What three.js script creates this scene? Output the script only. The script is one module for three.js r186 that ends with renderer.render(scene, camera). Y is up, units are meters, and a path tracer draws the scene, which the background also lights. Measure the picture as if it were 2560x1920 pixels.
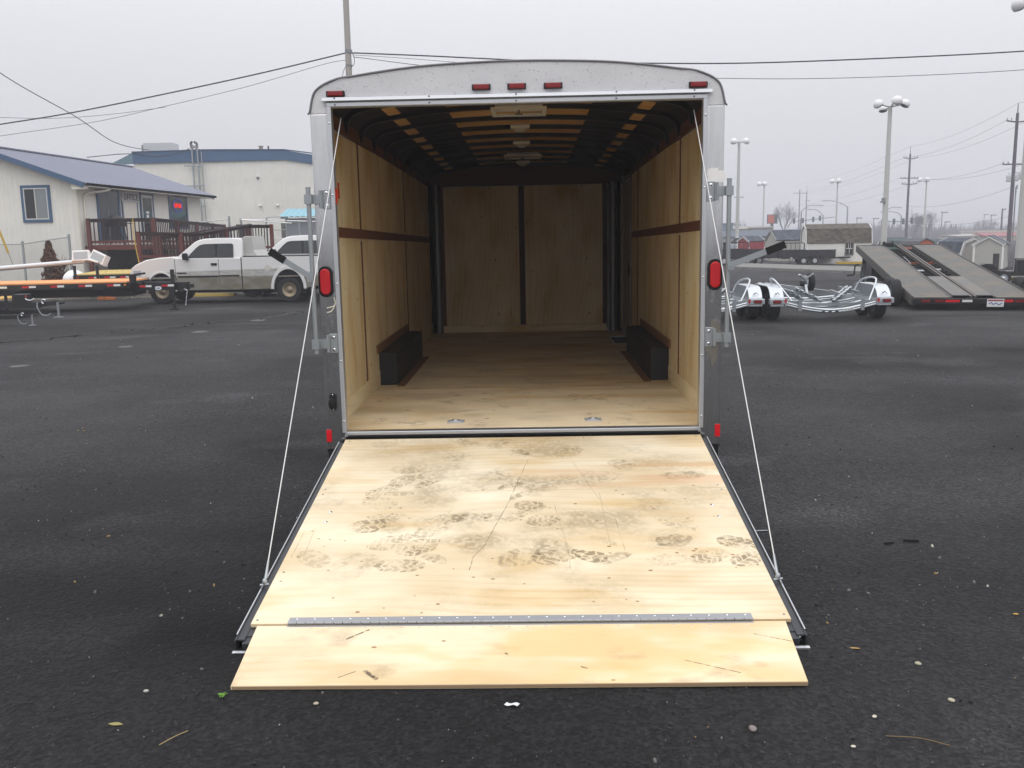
import * as THREE from 'three';
import { mergeGeometries, mergeVertices } from 'three/addons/utils/BufferGeometryUtils.js';
import { RoundedBoxGeometry } from 'three/addons/geometries/RoundedBoxGeometry.js';
import { FontLoader } from 'three/addons/loaders/FontLoader.js';
import { TextGeometry } from 'three/addons/geometries/TextGeometry.js';

// ---------------------------------------------------------------- camera, sky, sun, haze, exposure
const scene = new THREE.Scene();
const camera = new THREE.PerspectiveCamera(45.874, 4 / 3, 0.1, 4000);
camera.position.set(0.0704, 1.7052, 5.8486);
camera.rotation.set(-0.1605, 0.0228, -0.0164, 'YXZ');
const renderer = new THREE.WebGLRenderer({ antialias: true });
renderer.setSize(1024, 768);
renderer.toneMapping = THREE.LinearToneMapping;
renderer.toneMappingExposure = 1;
renderer.shadowMap.enabled = true;
renderer.shadowMap.type = THREE.PCFSoftShadowMap;

{ // flat winter overcast: even grey near the horizon, brighter cloud overhead
  const W = 256, H = 128, d = new Float32Array(W * H * 4);
  for (let j = 0; j < H; j++) for (let i = 0; i < W; i++) {
    const el = ((j + 0.5) / H - 0.5) * Math.PI, s = Math.max(0, Math.sin(el));
    const az = (i / W) * Math.PI * 2;
    const t = Math.min(1, s / 0.9), k = 0.70 + 1.16 * t * t * (3 - 2 * t);
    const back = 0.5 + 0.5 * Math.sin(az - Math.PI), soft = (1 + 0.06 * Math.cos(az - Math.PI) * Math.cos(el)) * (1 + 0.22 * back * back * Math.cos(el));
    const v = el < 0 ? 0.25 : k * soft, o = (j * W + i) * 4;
    d[o] = v * 0.985; d[o + 1] = v * 0.99; d[o + 2] = v * 1.04; d[o + 3] = 1;
  }
  const sky = new THREE.DataTexture(d, W, H, THREE.RGBAFormat, THREE.FloatType);
  sky.mapping = THREE.EquirectangularReflectionMapping;
  sky.magFilter = sky.minFilter = THREE.LinearFilter;
  sky.wrapS = THREE.RepeatWrapping;
  sky.needsUpdate = true;
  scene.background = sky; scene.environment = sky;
}
const sun = new THREE.DirectionalLight(0xfff6ea, 0.5);
sun.position.set(-14, 60, 26); sun.target.position.set(0, 0, -4);
sun.castShadow = true; sun.shadow.radius = 60; sun.shadow.mapSize.set(2048, 2048);
Object.assign(sun.shadow.camera, { left: -60, right: 60, top: 60, bottom: -60, near: 1, far: 200 });
scene.add(sun, sun.target);
scene.fog = new THREE.FogExp2(0xdcdde3, 0.0022);

// ---------------------------------------------------------------- helpers
function rng(seed) { let a = seed >>> 0; return () => { a = (a + 0x6d2b79f5) | 0; let t = Math.imul(a ^ (a >>> 15), 1 | a); t = (t + Math.imul(t ^ (t >>> 7), 61 | t)) ^ t; return ((t ^ (t >>> 14)) >>> 0) / 4294967296; }; }
const hash = (x, y, s) => { let h = Math.imul(x, 374761393) ^ Math.imul(y, 668265263) ^ Math.imul(s, 2246822519); h = Math.imul(h ^ (h >>> 13), 1274126177); h ^= h >>> 16; return (h >>> 0) / 4294967296; };
function noise(x, y, s = 0, px = 0, py = 0) {
  const x0 = Math.floor(x), y0 = Math.floor(y), fx = x - x0, fy = y - y0;
  const u = fx * fx * (3 - 2 * fx), v = fy * fy * (3 - 2 * fy);
  const m = (a, p) => (p ? ((a % p) + p) % p : a);
  const a = hash(m(x0, px), m(y0, py), s), b = hash(m(x0 + 1, px), m(y0, py), s), c = hash(m(x0, px), m(y0 + 1, py), s), e = hash(m(x0 + 1, px), m(y0 + 1, py), s);
  return a + (b - a) * u + (c - a) * v + (a - b - c + e) * u * v;
}
function fbm(x, y, s = 0, oct = 4, px = 0, py = 0) { let t = 0, a = 0.5, n = 0; for (let i = 0; i < oct; i++) { t += a * noise(x, y, s + i * 17, px, py); n += a; a *= 0.5; x *= 2; y *= 2; px *= 2; py *= 2; } return t / n; }
const clamp = (x, a = 0, b = 1) => Math.min(b, Math.max(a, x)), lerp = (a, b, t) => a + (b - a) * t, sstep = (a, b, x) => { const t = clamp((x - a) / (b - a)); return t * t * (3 - 2 * t); };
function tex(w, h, fn, { srgb = true, rep = [1, 1], wrap = true } = {}) {
  const d = new Uint8Array(w * h * 4), o = [0, 0, 0];
  for (let j = 0; j < h; j++) for (let i = 0; i < w; i++) {
    fn((i + 0.5) / w, (j + 0.5) / h, o, i, j); const k = (j * w + i) * 4;
    d[k] = clamp(o[0]) * 255; d[k + 1] = clamp(o[1]) * 255; d[k + 2] = clamp(o[2]) * 255; d[k + 3] = 255;
  }
  const t = new THREE.DataTexture(d, w, h, THREE.RGBAFormat);
  t.magFilter = THREE.LinearFilter; t.minFilter = THREE.LinearMipmapLinearFilter; t.generateMipmaps = true;
  t.wrapS = t.wrapT = wrap ? THREE.RepeatWrapping : THREE.ClampToEdgeWrapping;
  if (srgb) t.colorSpace = THREE.SRGBColorSpace;
  t.repeat.set(...rep); t.needsUpdate = true; return t;
}
const mat = (color, roughness = 0.6, metalness = 0, extra = {}) => new THREE.MeshStandardMaterial({ color, roughness, metalness, ...extra });
const V = (x, y, z) => new THREE.Vector3(x, y, z);
function bx(w, h, d, x = 0, y = 0, z = 0, rx = 0, ry = 0, rz = 0) { const g = new THREE.BoxGeometry(w, h, d); if (rx) g.rotateX(rx); if (ry) g.rotateY(ry); if (rz) g.rotateZ(rz); return g.translate(x, y, z); }
function rb(w, h, d, r, x = 0, y = 0, z = 0, rx = 0, ry = 0, rz = 0, seg = 2) { const g = new RoundedBoxGeometry(w, h, d, seg, r); if (rx) g.rotateX(rx); if (ry) g.rotateY(ry); if (rz) g.rotateZ(rz); return g.translate(x, y, z); }
function place(g, a, b) { const d = b.clone().sub(a), q = new THREE.Quaternion().setFromUnitVectors(V(0, 1, 0), d.clone().normalize()); g.applyQuaternion(q); return g.translate((a.x + b.x) / 2, (a.y + b.y) / 2, (a.z + b.z) / 2); }
function rod(a, b, r, r2 = r, seg = 10) { const A = V(...a), B = V(...b); return place(new THREE.CylinderGeometry(r2, r, A.distanceTo(B), seg), A, B); }
function bar(a, b, w, h) { const A = V(...a), B = V(...b), d = B.clone().sub(A), L = d.length(); const g = new THREE.BoxGeometry(w, h, L); const m = new THREE.Matrix4().lookAt(B, A, V(0, 1, 0)); g.applyMatrix4(m); return g.translate((A.x + B.x) / 2, (A.y + B.y) / 2, (A.z + B.z) / 2); }
function pipe(pts, r, seg = 6, n = 0, smooth = true) { const p = pts.map((q) => V(...q)); const c = smooth ? new THREE.CatmullRomCurve3(p, false, 'centripetal') : new THREE.CurvePath(); if (!smooth) for (let i = 1; i < p.length; i++) c.add(new THREE.LineCurve3(p[i - 1], p[i])); return new THREE.TubeGeometry(c, n || p.length * 6, r, seg, false); }
function shapeOf(pts) { const s = new THREE.Shape(); pts.forEach((p, i) => (i ? s.lineTo(p[0], p[1]) : s.moveTo(p[0], p[1]))); s.closePath(); return s; }
function prism(pts, depth, bevel = 0, holes = []) { const s = pts instanceof THREE.Shape ? pts : shapeOf(pts); for (const h of holes) s.holes.push(h instanceof THREE.Path ? h : shapeOf(h)); return new THREE.ExtrudeGeometry(s, { depth, bevelEnabled: bevel > 0, bevelSize: bevel, bevelThickness: bevel, bevelSegments: 2, curveSegments: 20 }); }
function quad(p) { const [a, b, c, d] = p.map((q) => V(...q)); const g = new THREE.BufferGeometry().setFromPoints([a, b, c, a, c, d]); g.computeVertexNormals(); return g; }
function slab(p, n, t) { const [nx, ny, nz] = n, q = p.map((v) => [v[0] - nx * t, v[1] - ny * t, v[2] - nz * t]); return merge([quad(p), quad([q[3], q[2], q[1], q[0]]), ...[0, 1, 2, 3].map((i) => { const j = (i + 1) % 4; return quad([p[j], p[i], q[i], q[j]]); })]); }
function lathe(pts, seg = 24) { return new THREE.LatheGeometry(pts.map((p) => new THREE.Vector2(...p)), seg); }
function clean(g) { g = g.index ? g.toNonIndexed() : g; const o = new THREE.BufferGeometry(); o.setAttribute('position', g.attributes.position); if (!g.attributes.normal) g.computeVertexNormals(); o.setAttribute('normal', g.attributes.normal); return o; }
function merge(list) { return list.length === 1 ? clean(list[0]) : mergeGeometries(list.map(clean)); }
function uvBox(g, turn = false) { // texture coordinates in metres from the face's own plane
  const p = g.attributes.position, n = p.count, uv = new Float32Array(n * 2), a = V(0, 0, 0), b = V(0, 0, 0), c = V(0, 0, 0);
  for (let i = 0; i < n; i += 3) {
    a.fromBufferAttribute(p, i); b.fromBufferAttribute(p, i + 1).sub(a); c.fromBufferAttribute(p, i + 2).sub(a); b.cross(c);
    const x = Math.abs(b.x), y = Math.abs(b.y), z = Math.abs(b.z), ax = x > y && x > z ? 0 : y > z ? 1 : 2;
    for (let k = i; k < i + 3; k++) { const X = p.getX(k), Y = p.getY(k), Z = p.getZ(k); let u = ax === 0 ? Z : X, v = ax === 1 ? Z : Y; if (turn) [u, v] = [v, u]; uv[k * 2] = u; uv[k * 2 + 1] = v; }
  }
  g.setAttribute('uv', new THREE.BufferAttribute(uv, 2)); return g;
}
const used = {};
function numbered(n) { used[n] = (used[n] ?? -1) + 1; return used[n] ? `${n}_${String(used[n]).padStart(3, '0')}` : n; }
function obj(name, geos, material, parent = scene, opt = {}) {
  const list = Array.isArray(geos) ? geos : [geos];
  const g = opt.raw ? list[0] : uvBox(merge(list), opt.turn), m = new THREE.Mesh(g, material);
  m.name = parent === scene ? numbered(name) : name; m.castShadow = m.receiveShadow = true; parent.add(m);
  if (opt.at) m.position.set(...opt.at); if (opt.rot) m.rotation.set(...opt.rot); if (opt.label) m.userData.label = opt.label; if (opt.kind) m.userData.kind = opt.kind;
  return m;
}
function piece(name, geo, material, parent, at, rot) { const m = new THREE.Mesh(geo, material); m.name = name; m.castShadow = m.receiveShadow = true; if (at) m.position.set(...at); if (rot) m.rotation.set(...rot); parent.add(m); return m; }
function shared(...geos) { return uvBox(merge(geos)); }
function tag(o, label, category, group) { Object.assign(o.userData, { label, category }); if (group) o.userData.group = group; return o; }
function thing(name, label, category, at = [0, 0, 0], turn = 0, group) { const o = new THREE.Group(); o.name = numbered(name); o.position.set(...at); o.rotation.y = turn; scene.add(o); return tag(o, label, category, group); }
function struct(o) { o.userData.kind = 'structure'; return o; }
function copy(o, label, at, turn = 0, group) { const c = o.clone(); c.name = numbered(o.name.replace(/_\d+$/, '')); scene.add(c); c.position.set(...at); c.rotation.y = turn; c.userData = { ...o.userData, label }; if (group) c.userData.group = group; return c; }

// ---------------------------------------------------------------- materials
const plyTex = (() => { // rotary-cut fir veneer, u along the grain, v across; metres in, sRGB out
  const knotsFor = (seed, W, H, n) => { const r = rng(seed); return Array.from({ length: n }, () => [r() * W, r() * H, 0.006 + 0.012 * r() * r(), r()]); };
  return (w, h, W, H, seed, { pale = 1, knots = 18, over = null, tint = [1, 1, 1], grey = 0, con = 1 } = {}) => {
    const K = knotsFor(seed, W, H, knots);
    return tex(w, h, (u, v, o) => {
      const x = u * W, y = v * H;
      let wx = x, wy = y + 0.035 * (fbm(x * 1.1, y * 2.2, seed + 3, 3) - 0.5);
      let kd = 0, ring = 0;
      for (const k of K) { const dx = (x - k[0]) / 1.7, dy = y - k[1], d = Math.sqrt(dx * dx + dy * dy); if (d < k[2] * 9) { wy += (dy > 0 ? 1 : -1) * k[2] * 0.7 * Math.exp(-d / k[2] / 1.8); if (d < k[2]) { kd = Math.max(kd, sstep(k[2], k[2] * 0.6, d)); ring = Math.max(ring, sstep(k[2] * 0.45, k[2] * 0.8, d)); } } }
      const F = wy * 7 + 3.4 * fbm(wx * 0.45, wy * 1.3, seed + 5, 3), b = F * 2.2 - Math.floor(F * 2.2);
      const late = sstep(0.45, 0.88, b) * sstep(1.0, 0.92, b);
      const streak = noise(wx * 2.2, wy * 150, seed + 9) * 0.6 + noise(wx * 6, wy * 420, seed + 10) * 0.4;
      const amber = sstep(0.5, 0.75, fbm(wx * 1.7, wy * 6, seed + 21, 5)), cloud = fbm(wx * 2.1, wy * 4.4, seed + 33, 4);
      let r = 0.905, g = 0.835, bl = 0.69;
      const q = late * (0.12 + 0.4 * sstep(0.4, 0.7, fbm(x * 0.8, y * 2.6, seed + 44, 3))) + (1 - streak) * 0.30;
      r -= q * 0.10 * con; g -= q * 0.13 * con; bl -= q * 0.16 * con;
      r -= amber * 0.06 * con; g -= amber * 0.115 * con; bl -= amber * 0.19 * con;
      const c = (cloud - 0.5) * 0.16 * pale; r += c * 0.7; g += c * 0.9; bl += c * 1.1;
      if (kd) { const dk = lerp(0.5, 0.85, ring); r = lerp(r, 0.55 * dk + 0.14, kd * 0.8); g = lerp(g, 0.36 * dk + 0.1, kd * 0.8); bl = lerp(bl, 0.2 * dk + 0.06, kd * 0.8); }
      if (grey) { const m = (r + g + bl) / 3; r = lerp(r, m, grey); g = lerp(g, m, grey); bl = lerp(bl, m, grey); }
      o[0] = r * tint[0]; o[1] = g * tint[1]; o[2] = bl * tint[2];
      if (over) over(u, v, o, x, y);
    }, { rep: [1, 1], wrap: true });
  };
})();
const perM = (t, W, H) => { t.repeat.set(1 / W, 1 / H); return t; };
const grainBump = tex(256, 256, (u, v, o) => { o[0] = o[1] = o[2] = 0.5 + 0.5 * (noise(u * 8, v * 128, 3, 8, 128) - 0.5); }, { srgb: false });
grainBump.repeat.set(1, 1);
const M = {
  black: mat(0x0e0f11, 0.5), blackMatt: mat(0x141516, 0.85), rubber: mat(0x121213, 0.9), tyre: mat(0x17181a, 0.88),
  galv: mat(0xa4a9ab, 0.48, 0.85), alum: mat(0xc3c6c9, 0.34, 0.9), steel: mat(0x7d8083, 0.42, 0.85), chrome: mat(0xd9dbdd, 0.12, 1),
  white: mat(0xdcdcda, 0.45), offwhite: mat(0xd6d4c9, 0.75), cream: mat(0xcfccbd, 0.85), greyLight: mat(0xb9bbbd, 0.6), grey: mat(0x7c7f82, 0.65),
  red: mat(0xb3121c, 0.35), redDeep: mat(0x7e0d14, 0.3), reflectRed: mat(0xd0101c, 0.35), amber: mat(0xd07a10, 0.4),
  glass: new THREE.MeshPhysicalMaterial({ color: 0x1b2022, roughness: 0.1, specularIntensity: 0.9 }),
  glassGrey: new THREE.MeshPhysicalMaterial({ color: 0x7d8385, roughness: 0.12 }),
  blueTrim: mat(0x3a5675, 0.55), deckRed: mat(0x5c2a22, 0.8), deckDark: mat(0x2c1b1c, 0.85), brownTrim: mat(0x6e4027, 0.7),
};
// ---------------------------------------------------------------- ground
const asphaltTex = tex(1024, 1024, (u, v, o) => {
  const S = 512, i = Math.floor(u * 1024), j = Math.floor(v * 1024);
  const cell = hash(Math.floor(i / 2), Math.floor(j / 2), 7), fine = hash(i, j, 11), mid = fbm(u * 24, v * 24, 5, 3, 24, 24), patch = fbm(u * 4, v * 4, 8, 3, 4, 4);
  const stone = fbm(u * 170, v * 170, 15, 2, 170, 170);
  let k = 0.168 + 0.105 * (stone - 0.5) * 2 + 0.09 * (cell - 0.5) + 0.06 * (fine - 0.5) + 0.035 * (mid - 0.5) + 0.03 * (patch - 0.5);
  const pale = hash(Math.floor(i / 3), Math.floor(j / 3), 23); if (pale > 0.9965) k += 0.16 * (pale - 0.9965) / 0.0035 + 0.04; if (pale < 0.012) k -= 0.06;
  o[0] = k; o[1] = k * 1.0; o[2] = k * 1.02;
});
asphaltTex.repeat.set(1 / 2.4, 1 / 2.4);
const asphaltBump = tex(1024, 1024, (u, v, o) => { const i = Math.floor(u * 1024), j = Math.floor(v * 1024); o[0] = o[1] = o[2] = 0.6 * fbm(u * 170, v * 170, 15, 2, 170, 170) + 0.25 * hash(i, j, 11) + 0.15 * fbm(u * 40, v * 40, 44, 2, 40, 40); }, { srgb: false });
asphaltBump.repeat.copy(asphaltTex.repeat);
const asphaltRough = tex(512, 512, (u, v, o) => { const k = 0.62 + 0.3 * fbm(u * 5, v * 5, 61, 4, 5, 5) + 0.1 * hash(Math.floor(u * 512), Math.floor(v * 512), 3); o[0] = o[1] = o[2] = k; }, { srgb: false });
asphaltRough.repeat.set(1 / 7, 1 / 7);
M.asphalt = new THREE.MeshPhysicalMaterial({ specularIntensity: 0.5, color: 0xffffff, map: asphaltTex, bumpMap: asphaltBump, bumpScale: 0.011, roughness: 1, roughnessMap: asphaltRough, vertexColors: true });
{ // one sheet out to the horizon, finely divided near the trailer so that worn and damp patches have shapes
  const N = 260, pos = [], col = [], uv = [], idx = [];
  const warp = (t) => 26 * t + 874 * Math.pow(Math.abs(t), 6) * Math.sign(t);
  for (let j = 0; j <= N; j++) for (let i = 0; i <= N; i++) {
    const x = warp(i / N * 2 - 1), z = warp(j / N * 2 - 1) - 8;
    pos.push(x, 0, z); uv.push(x, z);
    const worn = fbm(x * 0.35 + 0.12 * z, z * 0.9, 71, 4), damp = fbm(x * 0.16 - z * 0.05, z * 0.42, 83, 4), scuff = sstep(0.66, 0.8, fbm(x * 0.9 + z * 0.5, z * 2.3, 95, 3));
    const oil = sstep(0.7, 0.8, fbm(x * 0.7, z * 0.7, 102, 3));
    const k = 0.58 + 0.6 * worn - 0.5 * sstep(0.5, 0.66, damp) + 0.75 * scuff - 0.3 * oil;
    col.push(k * 1.0, k * 0.995, k * 1.0);
  }
  for (let j = 0; j < N; j++) for (let i = 0; i < N; i++) { const a = j * (N + 1) + i; idx.push(a, a + N + 1, a + 1, a + 1, a + N + 1, a + N + 2); }
  const g = new THREE.BufferGeometry();
  g.setAttribute('position', new THREE.Float32BufferAttribute(pos, 3)); g.setAttribute('uv', new THREE.Float32BufferAttribute(uv, 2)); g.setAttribute('color', new THREE.Float32BufferAttribute(col, 3));
  g.setIndex(idx); g.computeVertexNormals();
  struct(obj('ground', [g], M.asphalt, scene, { raw: true }));
}
{ // ragged lip where two layers of paving meet, running across the lot behind the trailer's left side
  const P = [[-10.6, -9.1], [-9.41, -10.05], [-8.56, -10.93], [-8.1, -11.6], [-7.48, -11.96], [-7.16, -12.56], [-6.8, -13.3], [-6.1, -13.85], [-5.78, -14.69], [-5.52, -16.34], [-5, -18]];
  const c = new THREE.CatmullRomCurve3(P.map((p) => V(p[0], 0, p[1]))), geos = [], r = rng(5);
  const pts = c.getSpacedPoints(260), pos = [];
  const row = pts.map((p, i) => { const t = c.getTangentAt(Math.min(0.999, i / 260)), n = V(-t.z, 0, t.x), w = 0.03 + 0.1 * fbm(i * 0.13, 0, 4) , w2 = 0.02 + 0.10 * fbm(i * 0.21, 3, 6), h = 0.008 + 0.022 * fbm(i * 0.3, 9, 9), j = 0.14 * (fbm(i * 0.11, 5, 12) - 0.5); return [p.clone().addScaledVector(n, j - w), p.clone().addScaledVector(n, j - w * 0.3).setY(h), p.clone().addScaledVector(n, j + w2 * 0.4).setY(h * 0.8), p.clone().addScaledVector(n, j + w2)]; });
  for (let i = 0; i < row.length - 1; i++) if (fbm(i * 0.17, 2, 31) > 0.27) for (let k = 0; k < 3; k++) { const a = row[i][k], b = row[i][k + 1], d = row[i + 1][k], e = row[i + 1][k + 1]; for (const q of [a, b, e, a, e, d]) pos.push(q.x, q.y + 0.002, q.z); }
  const g = new THREE.BufferGeometry(); g.setAttribute('position', new THREE.Float32BufferAttribute(pos, 3)); g.computeVertexNormals(); geos.push(g);
  for (let i = 0; i < 90; i++) { const p = pts[Math.floor(r() * 260)], s = 0.012 + 0.03 * r(); geos.push(new THREE.IcosahedronGeometry(s, 0).scale(1, 0.5, 1).translate(p.x + (r() - 0.5) * 0.5, s * 0.3, p.z + (r() - 0.5) * 0.5)); }
  struct(obj('pavement_edge', geos, mat(0x242425, 0.95), scene));
}
{ // pale flattened patches on the tarmac
  const patch = (x, z, rx, rz, s) => { const q = []; for (let i = 0; i < 22; i++) { const a = i / 22 * Math.PI * 2, k = 0.7 + 0.6 * fbm(Math.cos(a) * 1.5 + s, Math.sin(a) * 1.5, s); q.push(V(x + Math.cos(a) * rx * k, 0.004, z + Math.sin(a) * rz * k)); } const pos = []; for (let i = 0; i < 22; i++) { const b = q[(i + 1) % 22]; pos.push(x, 0.005, z, b.x, 0.004, b.z, q[i].x, 0.004, q[i].z); } const g = new THREE.BufferGeometry(); g.setAttribute('position', new THREE.Float32BufferAttribute(pos, 3)); g.computeVertexNormals(); return g; };
  struct(obj('dried_mud_patch', [patch(-7.24, -6.81, 0.13, 0.12, 1), patch(-6.72, -9.09, 0.13, 0.14, 2), patch(-6.31, -11.42, 0.15, 0.2, 3), patch(-5.89, -13.8, 0.17, 0.22, 4)], mat(0x54534f, 0.95), scene));
}
{ // gravel verge in front of the office and its fence
  const gravelTex = perM(tex(512, 512, (u, v, o) => { const c = fbm(u * 60, v * 60, 31, 3, 60, 60), h = hash(Math.floor(u * 170), Math.floor(v * 170), 4); const k = 0.33 + 0.25 * (c - 0.5) + 0.16 * (h - 0.5), leaf = h > 0.93 ? 0.1 : 0; o[0] = k + 0.02 + leaf * 1.2; o[1] = k + leaf * 0.6; o[2] = k - 0.04; }), 3, 3);
  const s = shapeOf([[-40, 22.2], [-13, 22.2], [-11.7, 22.7], [-11.2, 24], [-11.5, 27], [-11.6, 44], [-40, 44]]);
  const g = new THREE.ShapeGeometry(s).rotateX(-Math.PI / 2).translate(0, 0.006, 0);
  struct(obj('gravel_verge', [g], mat(0xffffff, 0.95, 0, { map: gravelTex }), scene));
  const r = rng(77), geos = []; const st = new THREE.IcosahedronGeometry(1, 0);
  for (let i = 0; i < 900; i++) { const x = -16.5 + r() * 5, z = -22.3 - r() * 2.5, k = 0.018 + 0.03 * r() * r(); geos.push(st.clone().scale(k, k * 0.7, k).rotateY(r() * 6).translate(x, 0.008 + k * 0.3, z)); }
  const gs = obj('gravel', geos, mat(0x6d685d, 0.95), scene, { kind: 'stuff' }); tag(gs, 'loose grey gravel along the edge of the office verge', 'gravel');
}
{ // raised concrete gutter strip beyond the lot, right
  const A = [[9.83, -38.93], [13.55, -30.91], [17.5, -23.6]], B = [[11.06, -44.63], [15.23, -35.5], [20.3, -26.6]], pts = [...A, ...B.slice().reverse()].map((p) => [p[0], -p[1]]);
  struct(obj('concrete_kerb', [prism(pts, 0.11, 0.015).rotateX(-Math.PI / 2)], mat(0x8d8c88, 0.9, 0, { map: perM(tex(256, 256, (u, v, o) => { const k = 0.8 + 0.35 * (fbm(u * 6, v * 6, 9, 4, 6, 6) - 0.5); o[0] = o[1] = o[2] = k; }), 2, 2) }), scene));
}
{ // scattered grit: nobody could count it
  const r = rng(321), g = new THREE.IcosahedronGeometry(1, 0), n = 9000, m = new THREE.InstancedMesh(g, mat(0xffffff, 0.9), n), t = new THREE.Object3D(), c = new THREE.Color();
  for (let i = 0; i < n; i++) {
    const a = r(), z = 4.4 - 17 * Math.pow(a, 1.35), x = (r() - 0.5) * (5.5 + (5 - z) * 1.25), k = 0.002 + 0.0065 * Math.pow(r(), 5), tone = r();
    t.position.set(x, k * 0.4, z); t.rotation.set(r() * 6, r() * 6, r() * 6); t.scale.set(k * (1 + r()), k * 0.8, k); t.updateMatrix(); m.setMatrixAt(i, t.matrix);
    if (tone < 0.55) c.setRGB(0.025, 0.025, 0.028); else if (tone < 0.93) c.setRGB(0.12, 0.118, 0.11); else if (tone < 0.975) c.setRGB(0.42, 0.4, 0.36); else c.setRGB(0.3, 0.2, 0.08);
    m.setColorAt(i, c);
  }
  m.name = numbered('grit'); m.userData.kind = 'stuff'; m.receiveShadow = m.castShadow = true; scene.add(m); tag(m, 'loose grit and crumbs scattered over the dark asphalt', 'grit');
}
// ---------------------------------------------------------------- the enclosed trailer with its ramp door down
const T = thing('enclosed_trailer', 'large white enclosed cargo trailer, empty, rear plywood ramp door lowered to the asphalt', 'trailer', [0, 0, 0]);
T.rotation.z = 0.0032;
const FL = 0.442, ZB = -6.37; // floor height, front wall
M.skin = mat(0xc9cacb, 0.42, 0.1, { bumpMap: null });
{ // rain drops and specks standing on the white sheet
  const r = rng(12), D = Array.from({ length: 900 }, () => [r(), r(), 0.0016 + 0.0035 * r() * r(), r()]);
  const buf = new Float32Array(1024 * 512);
  for (const [x, y, s] of D) { const R = Math.ceil(s * 1024 / 1.3), cx = x * 1024, cy = y * 512; for (let j = -R; j <= R; j++) for (let i = -R; i <= R; i++) { const d = Math.hypot(i, j * 1) / R; if (d < 1) { const X = (Math.floor(cx + i) + 1024) % 1024, Y = (Math.floor(cy + j) + 512) % 512; buf[Y * 1024 + X] = Math.max(buf[Y * 1024 + X], Math.sqrt(1 - d * d)); } } }
  const b = tex(1024, 512, (u, v, o, i, j) => { o[0] = o[1] = o[2] = 0.15 * fbm(u * 60, v * 30, 2, 2, 60, 30) + 0.8 * buf[j * 1024 + i]; }, { srgb: false });
  b.repeat.set(1 / 1.3, 1 / 0.65);
  const c = tex(1024, 512, (u, v, o, i, j) => { const dirt = fbm(u * 5, v * 7, 19, 4, 5, 7), k = 0.80 + 0.05 * (dirt - 0.5) - 0.14 * buf[j * 1024 + i] - (hash(i >> 1, j >> 1, 6) > 0.9985 ? 0.2 : 0); o[0] = k * 1.0; o[1] = k; o[2] = k * 1.005; });
  c.repeat.copy(b.repeat);
  M.skin = mat(0xffffff, 0.4, 0.0, { map: c, bumpMap: b, bumpScale: 0.0018 });
  // bare metal corner posts, half polished, half dulled by splash; the smears have ragged outlines
  const sm = tex(256, 1024, (u, v, o) => { const y = v * 2.2, x = u * 0.3; const splash = fbm(x * 60, y * 40, 8, 4), run = fbm(x * 70, y * 3, 5, 4); const k = 0.11 + 0.06 * run + 0.07 * sstep(0.6, 0.8, splash); o[0] = o[1] = o[2] = k; }, { srgb: false });
  sm.repeat.set(1 / 0.3, 1 / 2.2);
  const sc = tex(256, 1024, (u, v, o) => { const y = v * 2.2, x = u * 0.3; const run = fbm(x * 50, y * 5, 15, 4); const speck = hash(Math.floor(u * 256), Math.floor(v * 1024), 2) > 0.996 ? 0.12 : 0; const k = 0.80 + 0.07 * (run - 0.5) + speck; o[0] = k; o[1] = k; o[2] = k * 0.995; });
  sc.repeat.copy(sm.repeat);
  M.post = mat(0xffffff, 1, 0.96, { map: sc, roughnessMap: sm });
}
M.trim = mat(0xc6c8ca, 0.38, 0.75);
const roofPts = [[0, 2.778], [0.25, 2.774], [0.61, 2.757], [0.97, 2.715], [1.16, 2.682], [1.225, 2.65], [1.268, 2.6], [1.287, 2.55], [1.295, 2.49]];
const roofCurve = new THREE.CatmullRomCurve3([...roofPts.slice(1).reverse().map((p) => V(-p[0], p[1], 0)), ...roofPts.map((p) => V(p[0], p[1], 0))], false, 'centripetal');
const roofLine = roofCurve.getSpacedPoints(120).map((p) => [p.x, p.y]);
function roofOffset(off) { return roofLine.map((p, i) => { const a = roofLine[Math.max(0, i - 1)], b = roofLine[Math.min(roofLine.length - 1, i + 1)], dx = b[0] - a[0], dy = b[1] - a[1], l = Math.hypot(dx, dy); return [p[0] + dy / l * off, p[1] - dx / l * off]; }); }
function roofStrip(off, th, z0, z1, x0 = -2, x1 = 2) { const a = roofOffset(off).filter((p) => p[0] >= x0 && p[0] <= x1), b = roofOffset(off + th).filter((p) => p[0] >= x0 && p[0] <= x1); return prism([...a, ...b.reverse()], z1 - z0).translate(0, 0, z0); }
// shell
for (const s of [-1, 1]) obj('side_wall', [bx(0.016, 2.12, 6.42, s * 1.287, 1.43, -3.27)], M.skin, T);
obj('roof', [roofStrip(0, 0.012, -6.45, -0.03)], M.greyLight, T);
obj('front_skin', [prism([[-1.29, 0.37], [1.29, 0.37], [1.29, 2.5], ...roofLine.slice().reverse()], 0.02).translate(0, 0, -6.47)], M.skin, T);
obj('header_panel', [prism([[1.293, 2.49], [1.164, 2.49], [1.164, 2.553], [-1.164, 2.553], [-1.164, 2.49], [-1.293, 2.49], ...roofOffset(0.004)], 0.026).translate(0, 0, -0.028)], M.skin, T);
obj('roof_edge_moulding', [pipe([[-1.304, 2.49, -0.004], ...roofOffset(-0.002).filter((_, i) => i % 6 === 0).map((p) => [p[0], p[1], 0]), [1.304, 2.49, -0.004]], 0.007, 8, 160)], mat(0x747477, 0.5, 0.4), T);
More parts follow.
